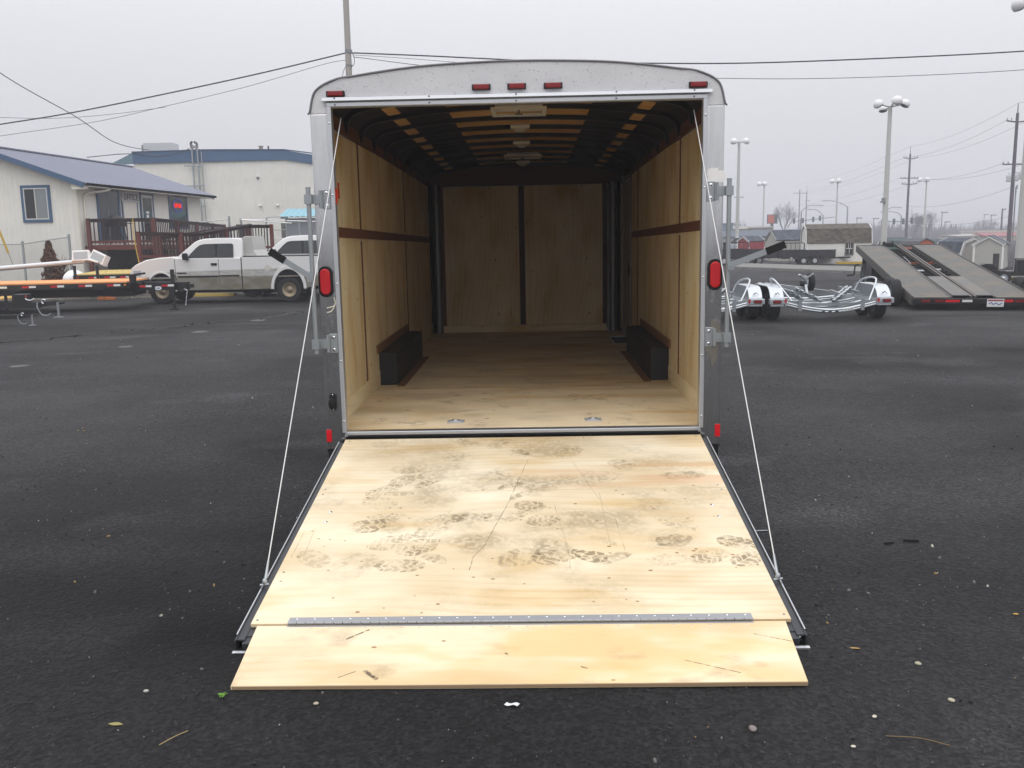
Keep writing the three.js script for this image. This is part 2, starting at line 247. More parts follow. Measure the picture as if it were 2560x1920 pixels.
for (const s of [-1, 1]) {
  obj('rear_post', [rb(0.13, 2.155, 0.05, 0.008, s * 1.2295, 1.412, -0.027)], M.post, T);
  obj('opening_trim', [rb(0.028, 2.105, 0.014, 0.004, s * 1.172, 1.502, 0.003), bx(0.006, 2.105, 0.05, s * 1.161, 1.502, -0.025)], M.trim, T);
  const sg = shared(new THREE.SphereGeometry(0.0065, 8, 6).scale(1, 1, 0.6));
  for (const y of [2.43, 1.99, 1.43, 0.93, 0.53]) piece('rivet', sg, M.chrome, T, [s * 1.172, y, 0.011]);
}
obj('header_trim', [rb(2.37, 0.026, 0.014, 0.004, 0, 2.541, 0.004), bx(2.33, 0.006, 0.05, 0, 2.529, -0.025)], M.trim, T);
{ const sg = shared(new THREE.SphereGeometry(0.006, 8, 6).scale(1, 1, 0.6)); for (const x of [-1.13, -0.54, 0, 0.62, 1.1]) { piece('rivet', sg, M.steel, T, [x, 2.541, 0.012]); piece('rivet', sg, M.steel, T, [x, 2.578, 0.024]); } }
obj('drip_rail', [prism([[0, 0.012], [0.022, 0.006], [0.026, -0.014], [0.02, -0.016], [0.016, -0.004], [0, 0.002]], 2.42).rotateY(-Math.PI / 2).translate(1.21, 2.577, 0.0)].map((g) => g), M.trim, T);
obj('sill', [rb(2.33, 0.014, 0.07, 0.004, 0, 0.449, -0.028), bx(2.34, 0.02, 0.012, 0, 0.436, 0.006)], M.alum, T);
obj('rear_beam', [bx(2.36, 0.05, 0.05, 0, 0.4, -0.03), bx(2.5, 0.06, 0.05, 0, 0.33, -0.3)], M.black, T);
obj('seal', [pipe([[-1.15, 0.427, 0.012], [1.15, 0.427, 0.012]], 0.009, 6)], M.rubber, T);
for (const s of [-1, 1]) obj('bumper_leg', [bx(0.02, 0.11, 0.05, s * 1.28, 0.31, -0.04), bx(0.14, 0.018, 0.05, s * 1.225, 0.326, -0.035)], M.black, T);
// marker lamps
for (const [x, y] of [[-1.125, 2.607], [-0.215, 2.627], [0.005, 2.627], [0.23, 2.626], [1.125, 2.612]]) { const b = obj('marker_lamp', [rb(0.116, 0.037, 0.012, 0.005, x, y, 0.005)], M.black, T); obj('lens', [rb(0.096, 0.032, 0.022, 0.007, x, y, 0.014)], M.redDeep, b); }
// tail lamps
function stadium(w, h) { const s = new THREE.Shape(), r = w / 2; s.absarc(0, h / 2 - r, r, 0, Math.PI); s.absarc(0, -h / 2 + r, r, Math.PI, Math.PI * 2); return s; }
for (const s of [-1, 1]) {
  const g = obj('tail_lamp', [prism(stadium(0.078, 0.186), 0.012, 0.006).translate(s * 1.246, 1.445, 0.002)], M.rubber, T);
  obj('lens', [prism(stadium(0.05, 0.15), 0.014, 0.008).translate(s * 1.246, 1.445, 0.006)], M.red, g);
}
// reflectors
obj('reflector', [rb(0.034, 0.082, 0.004, 0.0015, -1.277, 0.43, 0.002)], M.reflectRed, T);
obj('reflector', [rb(0.034, 0.082, 0.004, 0.0015, 1.28, 0.43, 0.002)], M.reflectRed, T);
// lock hardware
for (const s of [-1, 1]) {
  const rx = s * 1.318;
  obj('lock_rod', [rod([rx, 0.985, 0.05], [rx, 2.035, 0.05], 0.0145, 0.0145, 14), rod([rx, 2.03, 0.05], [rx, 2.04, 0.05], 0.016, 0.016, 14)], M.galv, T);
  for (const y of [1.965, 1.045]) {
    const b = obj('lock_bracket', [rb(0.05, 0.125, 0.006, 0.003, s * 1.213, y, 0.003), bx(0.012, 0.11, 0.022, s * 1.242, y, 0.012), rod([s * 1.25, y - 0.055, 0.022], [s * 1.25, y + 0.055, 0.022], 0.009), bx(0.07, 0.058, 0.007, s * 1.288, y, 0.028), bx(0.045, 0.058, 0.006, rx, y, 0.068), bx(0.006, 0.058, 0.045, s * 1.298, y, 0.05), bx(0.006, 0.058, 0.045, s * 1.338, y, 0.05)], M.galv, T);
    for (const d of [-0.04, 0.04]) obj('bolt', [new THREE.SphereGeometry(0.0105, 12, 8).scale(1, 1, 0.55).translate(s * 1.212, y + d, 0.007), rod([s * 1.212, y + d, 0.004], [s * 1.212, y + d, 0.0075], 0.013, 0.013, 14)], M.chrome, b);
  }
  const a0 = [rx, 1.5, 0.07], a1 = [s * 1.55, 1.585, 0.075], a2 = [s * 1.6665, 1.628, 0.075];
  if (s < 0) { a1[0] = -1.485; a1[1] = 1.585; a2[0] = -1.578; a2[1] = 1.648; a0[1] = 1.475; }
  const arm = obj('lock_arm', [bar(a0, a1, 0.006, 0.036), bx(0.04, 0.05, 0.03, rx + s * 0.012, a0[1], 0.062), rod([rx + s * 0.014, a0[1], 0.06], [rx + s * 0.014, a0[1], 0.082], 0.008)], M.galv, T);
  obj('grip', [bar(a1, a2, 0.014, 0.046)], M.blackMatt, arm);
}
{ // film torn off round the right hand brackets
  const blob = (cx, cy, rx, ry, s, n = 40) => { const p = []; for (let i = 0; i < n; i++) { const a = i / n * 6.283, k = 0.5 + 0.95 * fbm(Math.cos(a) * 2 + s, Math.sin(a) * 2, s, 5); p.push([cx + Math.cos(a) * rx * k, cy + Math.sin(a) * ry * k]); } return p; };
  obj('film_remnant', [prism(blob(1.238, 2.05, 0.058, 0.06, 3), 0.0015).translate(0, 0, 0.0)], mat(0xe4e2df, 0.7), T);
  obj('film_remnant', [prism(blob(1.24, 1.02, 0.05, 0.13, 8), 0.0012).translate(0, 0, 0.0)], mat(0xb9b2a4, 0.2, 0.85), T);
  obj('film_remnant', [pipe([[-1.2, 1.345, 0], [-1.192, 1.31, 0], [-1.2, 1.29, 0], [-1.25, 1.275, 0]], 0.004, 5, 20).scale(1, 1, 0.3), pipe([[-1.194, 1.295, 0], [-1.22, 1.255, 0], [-1.25, 1.245, 0]], 0.004, 5, 20).scale(1, 1, 0.3)], mat(0xcfcbb9, 0.7), T);
}
{ const h = obj('door_holder', [prism(stadium(0.042, 0.115), 0.006, 0.002).translate(-1.238, 0.66, 0.003)], M.black, T); obj('rubber_stop', [new THREE.SphereGeometry(0.03, 16, 10).scale(0.75, 1.25, 0.6).translate(-1.245, 0.648, 0.018)], M.rubber, h); const sg = shared(new THREE.SphereGeometry(0.005, 8, 6)); for (const y of [0.708, 0.608]) piece('screw', sg, M.chrome, h, [-1.238, y, 0.013]); }
// interior lining
const wallPly = plyTex(768, 1024, 1.22, 2.44, 41, { knots: 30, tint: [0.92, 0.9, 0.86] }); wallPly.repeat.set(1 / 1.22, 1 / 2.44);
const wallPlyV = plyTex(1024, 512, 2.44, 1.22, 52, { knots: 26, con: 0.7, tint: [0.985, 0.98, 0.945] }); wallPlyV.repeat.set(1 / 2.44, 1 / 1.22);
M.wallPly = mat(0xffffff, 0.72, 0, { map: wallPlyV }); // used with turned coordinates so the grain stands upright
M.edgePly = mat(0xffffff, 0.75, 0, { map: wallPlyV });
M.brown = mat(0x6b432b, 0.75); M.board = mat(0x85603f, 0.75);
{
  const left = [[-0.02, -1.375], [-1.41, -3.93], [-3.97, ZB]], right = [[-0.02, -1.485], [-1.52, -4.33], [-4.36, -4.98]];
  for (const [s, runs] of [[-1, left], [1, right]]) for (const [z0, z1] of runs) for (const [y0, y1] of [[0.575, 1.7], [1.702, 2.44]]) obj('wall_panel', [bx(0.012, y1 - y0, z0 - z1, s * 1.271, (y0 + y1) / 2, (z0 + z1) / 2)], M.wallPly, T, { turn: true });
  for (const [s, zs] of [[-1, [-1.392, -3.95]], [1, [-1.502, -4.345, -4.99]]]) for (const z of zs) { obj('seam_batten', [bx(0.008, 1.12, 0.04, s * 1.264, 1.137, z)], M.brown, T); obj('seam_batten', [bx(0.008, 0.69, 0.04, s * 1.264, 2.122, z)], M.brown, T); }
  obj('mid_rail', [bx(0.016, 0.072, 6.3, -1.268, 1.768, -3.19)], M.brown, T, { rot: [-0.0125, 0, 0] }); obj('mid_rail', [bx(0.016, 0.072, 4.93, 1.268, 1.768, -2.5)], M.brown, T, { rot: [-0.0125, 0, 0] });
  for (const s of [-1, 1]) { obj('top_rail', [bx(0.02, 0.09, 6.26, s * 1.27, 2.52, -3.16)], M.brown, T, { rot: [-0.0156, 0, 0] }); obj('kick_board', [bx(0.016, 0.132, s < 0 ? 6.34 : 4.96, s * 1.268, 0.509, s < 0 ? -3.19 : -2.5)], M.edgePly, T); }
  { const sc = shared(new THREE.SphereGeometry(0.0045, 6, 4)); for (const [s, zs] of [[-1, [-0.08, -0.7, -1.34, -1.44, -2.2, -3.1, -3.9, -4.0, -5.2]], [1, [-0.08, -0.8, -1.45, -1.55, -2.4, -3.4, -4.28]]]) for (const z of zs) for (const y of [0.64, 1.0, 1.35, 1.66, 1.82, 2.12, 2.42]) piece('screw', sc, M.galv, T, [s * 1.2645, y + 0.02 * Math.sin(z * 9 + y * 5), z]); }
  // side door in the right wall near the front
  const d = obj('side_door', [bx(0.02, 1.86, 0.9, 1.268, 1.42, -5.46)], mat(0x9a948a, 0.6), T);
  obj('door_frame', [bx(0.03, 1.98, 0.035, 1.262, 1.45, -4.995), bx(0.03, 1.98, 0.035, 1.262, 1.45, -5.93), bx(0.03, 0.04, 0.9, 1.262, 2.4, -5.46)], M.steel, d);
  obj('door_latch', [rb(0.03, 0.12, 0.06, 0.01, 1.25, 1.28, -5.12)], M.black, d);
  obj('wall_panel', [bx(0.012, 1.9, 0.4, 1.271, 1.42, -6.17)], M.wallPly, T, { turn: true });
  // front wall
  obj('front_panel', [bx(1.04, 1.83, 0.014, -0.6, 1.455, ZB)], M.wallPly, T, { turn: true }); obj('front_panel', [bx(1.04, 1.83, 0.014, 0.52, 1.455, ZB)], M.wallPly, T, { turn: true });
  obj('front_batten', [bx(0.075, 1.83, 0.02, -0.04, 1.455, ZB + 0.004)], mat(0x4a2c1f, 0.75), T);
  obj('front_batten', [bx(0.06, 1.93, 0.02, -1.1, 1.45, ZB + 0.004)], M.brown, T); obj('front_batten', [bx(0.06, 1.93, 0.02, 1.06, 1.45, ZB + 0.004)], mat(0x4a2c1f, 0.75), T);
  obj('front_kick_board', [bx(2.2, 0.09, 0.02, -0.02, 0.49, ZB + 0.008)], M.edgePly, T);
  obj('front_header', [prism([[-1.27, 2.38], [1.27, 2.38], [1.27, 2.45], ...roofOffset(0.03).filter((p) => Math.abs(p[0]) < 1.24).map((p) => [p[0], p[1] - 0.1]).reverse()], 0.015).translate(0, 0, ZB - 0.01)], mat(0x5c3322, 0.8), T);
  for (const s of [-1, 1]) obj('corner_post', [rod([s * 1.165, FL, ZB + 0.05], [s * 1.165, 2.4, ZB + 0.05], 0.052, 0.052, 20)], M.steel, T), obj('corner_filler', [bx(0.08, 2.0, 0.03, s * 1.235, 1.42, ZB + 0.02)], M.blackMatt, T);
  const sg = shared(new THREE.SphereGeometry(0.0065, 8, 6));
  for (const [x, y] of [[-0.8, 1.3], [-0.35, 1.31], [0.36, 1.33], [-0.72, 0.8], [-0.32, 0.82], [0.06, 0.82], [0.38, 0.82], [-0.78, 1.82], [-0.4, 1.82], [0.34, 1.83]]) piece('screw', sg, M.chrome, T, [x, y, ZB + 0.011]);
}
// floor
const scuffs = (seed, n) => { const r = rng(seed); const S = Array.from({ length: n }, () => [r() * 2.44, r() * 2.44, 0.05 + 0.12 * r(), 0.02 + 0.06 * r(), r() * 3.14, 0.25 + 0.6 * r()]); return (u, v, o, x, y) => { let k = 0; for (const [cx, cy, a, b, t, d] of S) { const dx = x - cx, dy = y - cy; if (Math.abs(dx) > 0.25 || Math.abs(dy) > 0.25) continue; const c = Math.cos(t), s = Math.sin(t), e = Math.hypot((dx * c + dy * s) / a, (-dx * s + dy * c) / b); if (e < 1) k = Math.max(k, (1 - e * e) * d * sstep(0.35, 0.7, fbm(x * 40, y * 40, seed, 3))); } const dust = sstep(0.42, 0.8, fbm(x * 2.2, y * 3, seed + 4, 4)) * 0.35 + 0.12; k = clamp(k + dust); o[0] = lerp(o[0], 0.52, k * 0.55); o[1] = lerp(o[1], 0.46, k * 0.55); o[2] = lerp(o[2], 0.38, k * 0.55); }; };
const floorA = plyTex(1024, 1024, 2.44, 2.44, 63, { knots: 26, con: 0.6, tint: [1.03, 1.025, 1.03], over: scuffs(5, 80) }); floorA.repeat.set(1 / 2.56, 1 / 2.44); floorA.offset.set(0.5, 0);
const floorB = plyTex(512, 512, 2.44, 2.44, 64, { knots: 26, con: 0.6, tint: [0.98, 0.965, 0.94], over: scuffs(8, 50) }); floorB.repeat.set(1 / 2.56, 1 / 2.44); floorB.offset.set(0.5, 0);
M.floorA = mat(0xffffff, 0.62, 0, { map: floorA }); M.floorB = mat(0xffffff, 0.66, 0, { map: floorB });
for (const [z0, z1, m] of [[-0.062, -1.745, M.floorA], [-1.751, -2.94, M.floorB], [-2.946, -4.16, M.floorB], [-4.166, -5.38, M.floorB], [-5.386, -6.37, M.floorB]]) obj('floor_board', [bx(2.53, 0.018, z0 - z1, 0, FL - 0.009, (z0 + z1) / 2)], m, T);
obj('chassis', [bx(0.08, 0.14, 6.3, -0.8, 0.35, -3.25), bx(0.08, 0.14, 6.3, 0.8, 0.35, -3.25), ...[-0.6, -1.6, -4.6, -5.6].map((z) => bx(2.5, 0.06, 0.05, 0, 0.39, z)), bx(2.54, 0.005, 6.3, 0, 0.425, -3.25)], M.blackMatt, T);
for (const s of [-1, 1]) { // tie-down rings let into the floor
  const x = s < 0 ? -0.465 : 0.49, z = -0.345, p = obj('tie_down', [rb(0.115, 0.006, 0.1, 0.0028, x, FL + 0.003, z), new THREE.TorusGeometry(0.034, 0.006, 8, 20).rotateX(Math.PI / 2).translate(x, FL + 0.006, z)], mat(0xb4b6b8, 0.5, 0.35), T);
  obj('recess', [lathe([[0, 0.002], [0.02, 0.003], [0.03, 0.006], [0.031, 0.0068], [0, 0.0068]], 20).translate(x, FL + 0.0005, z)], mat(0x8d9092, 0.45, 0.4), p);
  obj('ring', [new THREE.TorusGeometry(0.024, 0.0055, 8, 20).rotateX(Math.PI / 2 - 0.15).translate(x, FL + 0.012, z)], M.chrome, p);
}
obj('step_well_shade_plate', [bx(0.21, 0.004, 0.62, 1.155, FL + 0.002, -5.17)], M.blackMatt, T); obj('step_edge', [bx(0.02, 0.012, 0.66, 1.045, FL + 0.006, -5.17), bx(0.22, 0.012, 0.02, 1.155, FL + 0.006, -5.49)], M.alum, T);  // flat black plate on the floor paints the shade of an open step well
for (const s of [-1, 1]) { // wheel boxes with brown boards above and beside
  const z0 = s < 0 ? -2.0 : -2.03, z1 = s < 0 ? -3.85 : -4.05, zc = (z0 + z1) / 2, L = z0 - z1;
  obj('wheel_box', [rb(0.165, 0.288, L, 0.006, s * 1.19, FL + 0.144, zc)], mat(0x17181a, 0.55), T);
  obj('wheel_box_board', [bx(0.012, 0.075, L + 0.12, s * 1.259, 0.77, zc + 0.06)], M.board, T);
  obj('wheel_box_board', [bx(0.065, 0.004, L + 0.12, s * 1.072, FL + 0.002, zc + 0.02)], M.board, T);
}
for (const z of [-2.6, -3.5]) for (const s of [-1, 1]) { const w = obj('wheel', [lathe([[0.17, -0.06], [0.3, -0.065], [0.335, -0.05], [0.34, 0], [0.335, 0.05], [0.3, 0.065], [0.17, 0.06]], 28).rotateZ(Math.PI / 2).translate(s * 1.2, 0.34, z)], M.tyre, T); obj('rim', [lathe([[0, -0.05], [0.17, -0.04], [0.18, 0.05], [0, 0.02]], 20).rotateZ(Math.PI / 2).translate(s * 1.2, 0.34, z)], M.greyLight, w); }
// ceiling: dark underside of the roof, hat-section bows, a strip of thin plywood down the middle and blocks at the eaves
obj('roof_liner', [roofStrip(0.016, 0.004, -6.36, -0.0)], mat(0x1c1a19, 0.8), T, { rot: [-0.0156, 0, 0] });
M.bow = mat(0x1d1d1f, 0.55, 0.2);
{
  const bow = shared(roofStrip(0.05, 0.006, -0.028, 0.028, -1.262, 1.262), roofStrip(0.024, 0.026, -0.028, -0.022, -1.262, 1.262), roofStrip(0.024, 0.026, 0.022, 0.028, -1.262, 1.262)), ply = shared(roofStrip(0.022, 0.004, -0.26, 0.26, -0.575, 0.575)), blk = shared(roofStrip(0.026, 0.012, -0.2, 0.2, -1.02, -0.9)), blk2 = shared(roofStrip(0.026, 0.012, -0.2, 0.2, 0.9, 1.02));
  const stripPly = mat(0xffffff, 0.8, 0, { map: wallPlyV, color: 0xeccda4 });
  for (let k = 0; k < 11; k++) { const z = -0.32 - 0.595 * k, q = z - 0.297; piece('roof_bow', bow, M.bow, T, [0, 0.0156 * z, z]); if (z > -6.1) { piece('ceiling_strip', ply, stripPly, T, [0, 0.0156 * q, q]); piece('eave_block', blk, stripPly, T, [0, 0.0156 * q, q]); piece('eave_block', blk2, stripPly, T, [0, 0.0156 * q, q]); } }
  piece('roof_bow', bow, M.bow, T, [0, 0, -0.075]);
}
function vent(z, lit) {
  const y = 2.703 + 0.0156 * z, v = obj('roof_vent', [bx(0.43, 0.02, 0.035, 0, y, z + 0.2), bx(0.43, 0.02, 0.035, 0, y, z - 0.2), bx(0.035, 0.02, 0.37, -0.197, y, z), bx(0.035, 0.02, 0.37, 0.197, y, z)], M.offwhite, T);
  obj('vent_lid', [bx(0.37, 0.006, 0.37, 0, y + 0.03, z)], mat(0xd6d8da, 0.5), v); obj('vent_crank', [rod([0, y + 0.03, z], [0, y - 0.02, z], 0.008), rb(0.06, 0.012, 0.02, 0.004, 0, y - 0.02, z)], M.grey, v);
}
vent(-1.55); vent(-5.0);
for (const z of [-2.3, -3.5, -5.5]) { const d = obj('dome_lamp', [rb(0.17, 0.03, 0.12, 0.01, 0, 2.69, z)], M.offwhite, T, { at: [0, 0.0156 * z, 0] }); obj('lens', [new THREE.SphereGeometry(0.06, 16, 8, 0, 6.283, Math.PI / 2, Math.PI / 2).scale(1, 0.6, 0.8).translate(0, 2.676, z)], mat(0xb6b0a2, 0.4), d); }
obj('lamp_wire', [pipe([[-0.26, 2.66, -0.3], [-0.16, 2.62, -0.3], [-0.06, 2.585, -0.3], [0, 2.578, -0.3], [0.1, 2.59, -0.3], [0.2, 2.62, -0.3], [0.3, 2.66, -0.3]], 0.003, 5, 40)], M.red, T); obj('wire_joint', [new THREE.SphereGeometry(0.016, 10, 6).scale(1.5, 0.6, 0.8).translate(0, 2.577, -0.3)], M.redDeep, T);
obj('warning_sticker', [bx(0.002, 0.11, 0.055, -1.264, 2.05, -0.62), bx(0.001, 0.006, 0.045, -1.2625, 2.085, -0.62), bx(0.001, 0.006, 0.045, -1.2625, 2.02, -0.62)].slice(0, 1), mat(0xd8330f, 0.5), T);
obj('door_sticker', [bx(0.002, 0.095, 0.05, -1.1575, 1.985, -0.035)], mat(0xe03210, 0.5), T);
// ---- ramp door
const R = new THREE.Group(); R.name = 'ramp_door'; R.position.set(0, 0.412, 0.03); R.rotation.x = 0.15677; T.add(R); R.userData.label = 'plywood ramp door with muddy boot prints, hinged flap at its foot';
const PRINTS = [[-0.86, 0.08, 0.25, 0], [-0.16, 0.11, 0.5, 2], [-0.39, 0.32, 0.4, 2], [-0.69, 0.51, 0.5, 1], [-0.67, 0.67, 0.6, 1], [-0.54, 0.73, 0.75, 3], [-0.79, 0.81, 0.6, 1], [-0.69, 0.87, 0.6, 3], [-0.06, 0.78, 0.85, 3], [-0.79, 0.97, 0.6, 1], [-0.72, 1.16, 0.5, 1], [-0.8, 1.25, 0.8, 1], [-0.62, 1.22, 0.5, 2], [-0.4, 1.18, 0.8, 1], [-0.46, 1.3, 0.75, 1], [-0.3, 1.2, 0.6, 2], [-0.09, 1.16, 0.95, 1], [0.05, 1.04, 0.8, 1], [0.01, 0.9, 0.8, 3], [0.12, 1.21, 0.6, 1], [-0.66, 1.43, 0.65, 1], [-0.52, 1.49, 0.95, 1], [-0.43, 1.62, 0.8, 3], [-0.58, 1.67, 0.75, 1], [-0.79, 1.65, 0.65, 2], [-1.02, 1.59, 0.4, 1], [0, 1.6, 0.7, 1], [0.17, 1.6, 0.7, 1], [0.41, 1.45, 1.3, 3], [0.35, 1.6, 0.95, 1], [0.48, 1.63, 1, 3], [0.82, 1.25, 0.6, 1], [0.77, 1.45, 0.7, 4], [1.08, 1.48, 1, 1], [0.92, 1.61, 0.85, 1], [1.09, 1.64, 1.1, 1], [0.72, 1.64, 0.6, 1], [0.47, 0.64, 0.6, 1], [0.6, 0.48, 0.5, 1], [0.94, 0.65, 0.55, 4], [0.29, 0.26, 0.45, 1], [-0.22, 1.46, 0.4, 2], [-0.02, 0.27, 0.7, 3], [-0.3, 0.1, 0.4, 2], [0.15, 1.48, 0.5, 2], [-0.2, 0.62, 0.35, 2]];
const CRACKS = [[[0.04, 0.38], [-0.03, 0.75], [-0.07, 0.99], [-0.15, 1.34], [-0.18, 1.48], [-0.23, 1.59], [-0.24, 1.72]], [[0.3, 0.39], [0.42, 0.9], [0.5, 1.2], [0.52, 1.63]], [[0.18, 0.99], [0.24, 1.55], [0.24, 1.73]], [[-0.37, 1.02], [-0.46, 1.39], [-0.52, 1.59], [-0.5, 1.69]], [[-1.13, 1.29], [-1.13, 1.58]], [[-1.08, 1.26], [-1.07, 1.58]], [[0.44, 0.88], [0.45, 1.5]]];
const W2 = 2.33, L2 = 2.159, PW = 1280, PH = 1186;
const printMask = (() => { // muddy sole prints: lug blocks inside a sole outline
  const c = document.createElement('canvas'); c.width = PW; c.height = PH; const g = c.getContext('2d'), r = rng(99), sx = PW / W2, sy = PH / L2;
  g.fillStyle = '#000'; g.fillRect(0, 0, PW, PH);
  for (const [x, y, k, type] of PRINTS) {
    g.save(); g.translate((x + W2 / 2) * sx, y * sy); const rot = (r() - 0.5) * 1.6; g.rotate(rot); const a = sx * (0.078 + 0.03 * r()), b = sx * (0.058 + 0.024 * r());
    const sole = () => { g.beginPath(); for (let i = 0; i < 26; i++) { const t = i / 26 * 6.2832, q = 0.72 + 0.5 * fbm(Math.cos(t) * 1.6 + x * 9, Math.sin(t) * 1.6 + y * 9, 5, 3); g.lineTo(Math.cos(t) * a * 1.25 * q, Math.sin(t) * b * q); } g.closePath(); };
    if (type === 2) { for (let i = 0; i < 7; i++) { g.fillStyle = `rgba(255,255,255,${0.13 * k})`; g.beginPath(); g.ellipse((r() - 0.5) * a * 1.6, (r() - 0.5) * b * 1.6, a * (0.5 + 0.6 * r()), b * (0.5 + 0.6 * r()), r() * 3, 0, 6.2832); g.fill(); } }
    else if (type === 3) { g.fillStyle = `rgba(255,255,255,${0.42 * k})`; g.beginPath(); g.ellipse(0, 0, a, b * 0.75, 0, Math.PI, Math.PI * 2); g.quadraticCurveTo(0, b * 0.35, -a, 0); g.fill(); g.fillStyle = '#000'; for (let i = 0; i < 5; i++) g.fillRect(-a + i * a * 0.45 + r() * 4, -b * (0.2 + 0.4 * r()), a * 0.08, b * 0.6); }
    else {
      g.save(); sole(); g.clip(); g.fillStyle = `rgba(255,255,255,${Math.min(0.75, (0.34 + 0.24 * r()) * k)})`; g.fillRect(-a * 1.4, -b * 1.4, a * 2.8, b * 2.8);
      if (type === 4) { g.fillStyle = `rgba(255,255,255,${0.5 * k})`; for (let i = -4; i <= 4; i++) { g.fillRect(-a, i * b * 0.24, a * 0.7, b * 0.13); g.fillRect(a * 0.15, i * b * 0.24 + 3, a * 0.8, b * 0.13); } }
      else { g.strokeStyle = 'rgba(0,0,0,0.85)'; g.lineJoin = 'miter'; const nb = 4 + Math.floor(r() * 3); for (let i = 0; i <= nb; i++) { const X = -a * 1.2 + i * 2.4 * a / nb, d = a * (0.12 + 0.1 * r()); g.lineWidth = b * (0.08 + 0.09 * r()); g.beginPath(); g.moveTo(X - d, -b * 1.2); g.lineTo(X + d, -b * 0.45); g.lineTo(X - d * 0.6, b * 0.05); g.lineTo(X + d, b * 0.5); g.lineTo(X - d, b * 1.2); g.stroke(); if (r() > 0.3) { g.beginPath(); g.moveTo(X + d, -b * 0.45); g.lineTo(X + a * 0.34, -b * (0.5 + 0.3 * r())); g.stroke(); } if (r() > 0.3) { g.beginPath(); g.moveTo(X + d, b * 0.5); g.lineTo(X + a * 0.36, b * (0.3 + 0.4 * r())); g.stroke(); } } g.lineWidth = b * 0.1; g.beginPath(); g.moveTo(-a * 1.3, 0.1 * b); g.lineTo(a * 1.3, -0.05 * b); if (r() > 0.5) g.stroke(); }
      g.restore();
    }
    g.restore();
  }
  const p = g.getImageData(0, 0, PW, PH).data;
  g.fillStyle = '#000'; g.fillRect(0, 0, PW, PH); g.lineCap = 'round';
  for (const L of CRACKS) for (let i = 1; i < L.length; i++) { const n = 24; for (let q = 0; q < n; q++) { const t0 = q / n, t1 = (q + 1) / n, f = (t) => [lerp(L[i - 1][0], L[i][0], t) + 0.006 * (fbm(L[i][1] * 30 + t * 9, i, 3) - 0.5), lerp(L[i - 1][1], L[i][1], t)]; const A = f(t0), B = f(t1); g.strokeStyle = `rgba(255,255,255,${(0.25 + 0.6 * sstep(0.35, 0.7, fbm(q * 0.3, i * 7 + L[0][0] * 31, 8))) * (L === CRACKS[0] ? 0.85 : 0.5)})`; g.lineWidth = (L === CRACKS[0] ? 1.7 : 1.25); g.beginPath(); g.moveTo((A[0] + W2 / 2) * sx, A[1] * sy); g.lineTo((B[0] + W2 / 2) * sx, B[1] * sy); g.stroke(); } }
  const q = g.getImageData(0, 0, PW, PH).data;
  return (u, v) => { const i = clamp(Math.floor(u * PW), 0, PW - 1), j = clamp(Math.floor(v * PH), 0, PH - 1), k = (j * PW + i) * 4; return [p[k] / 255, q[k] / 255]; };
})();
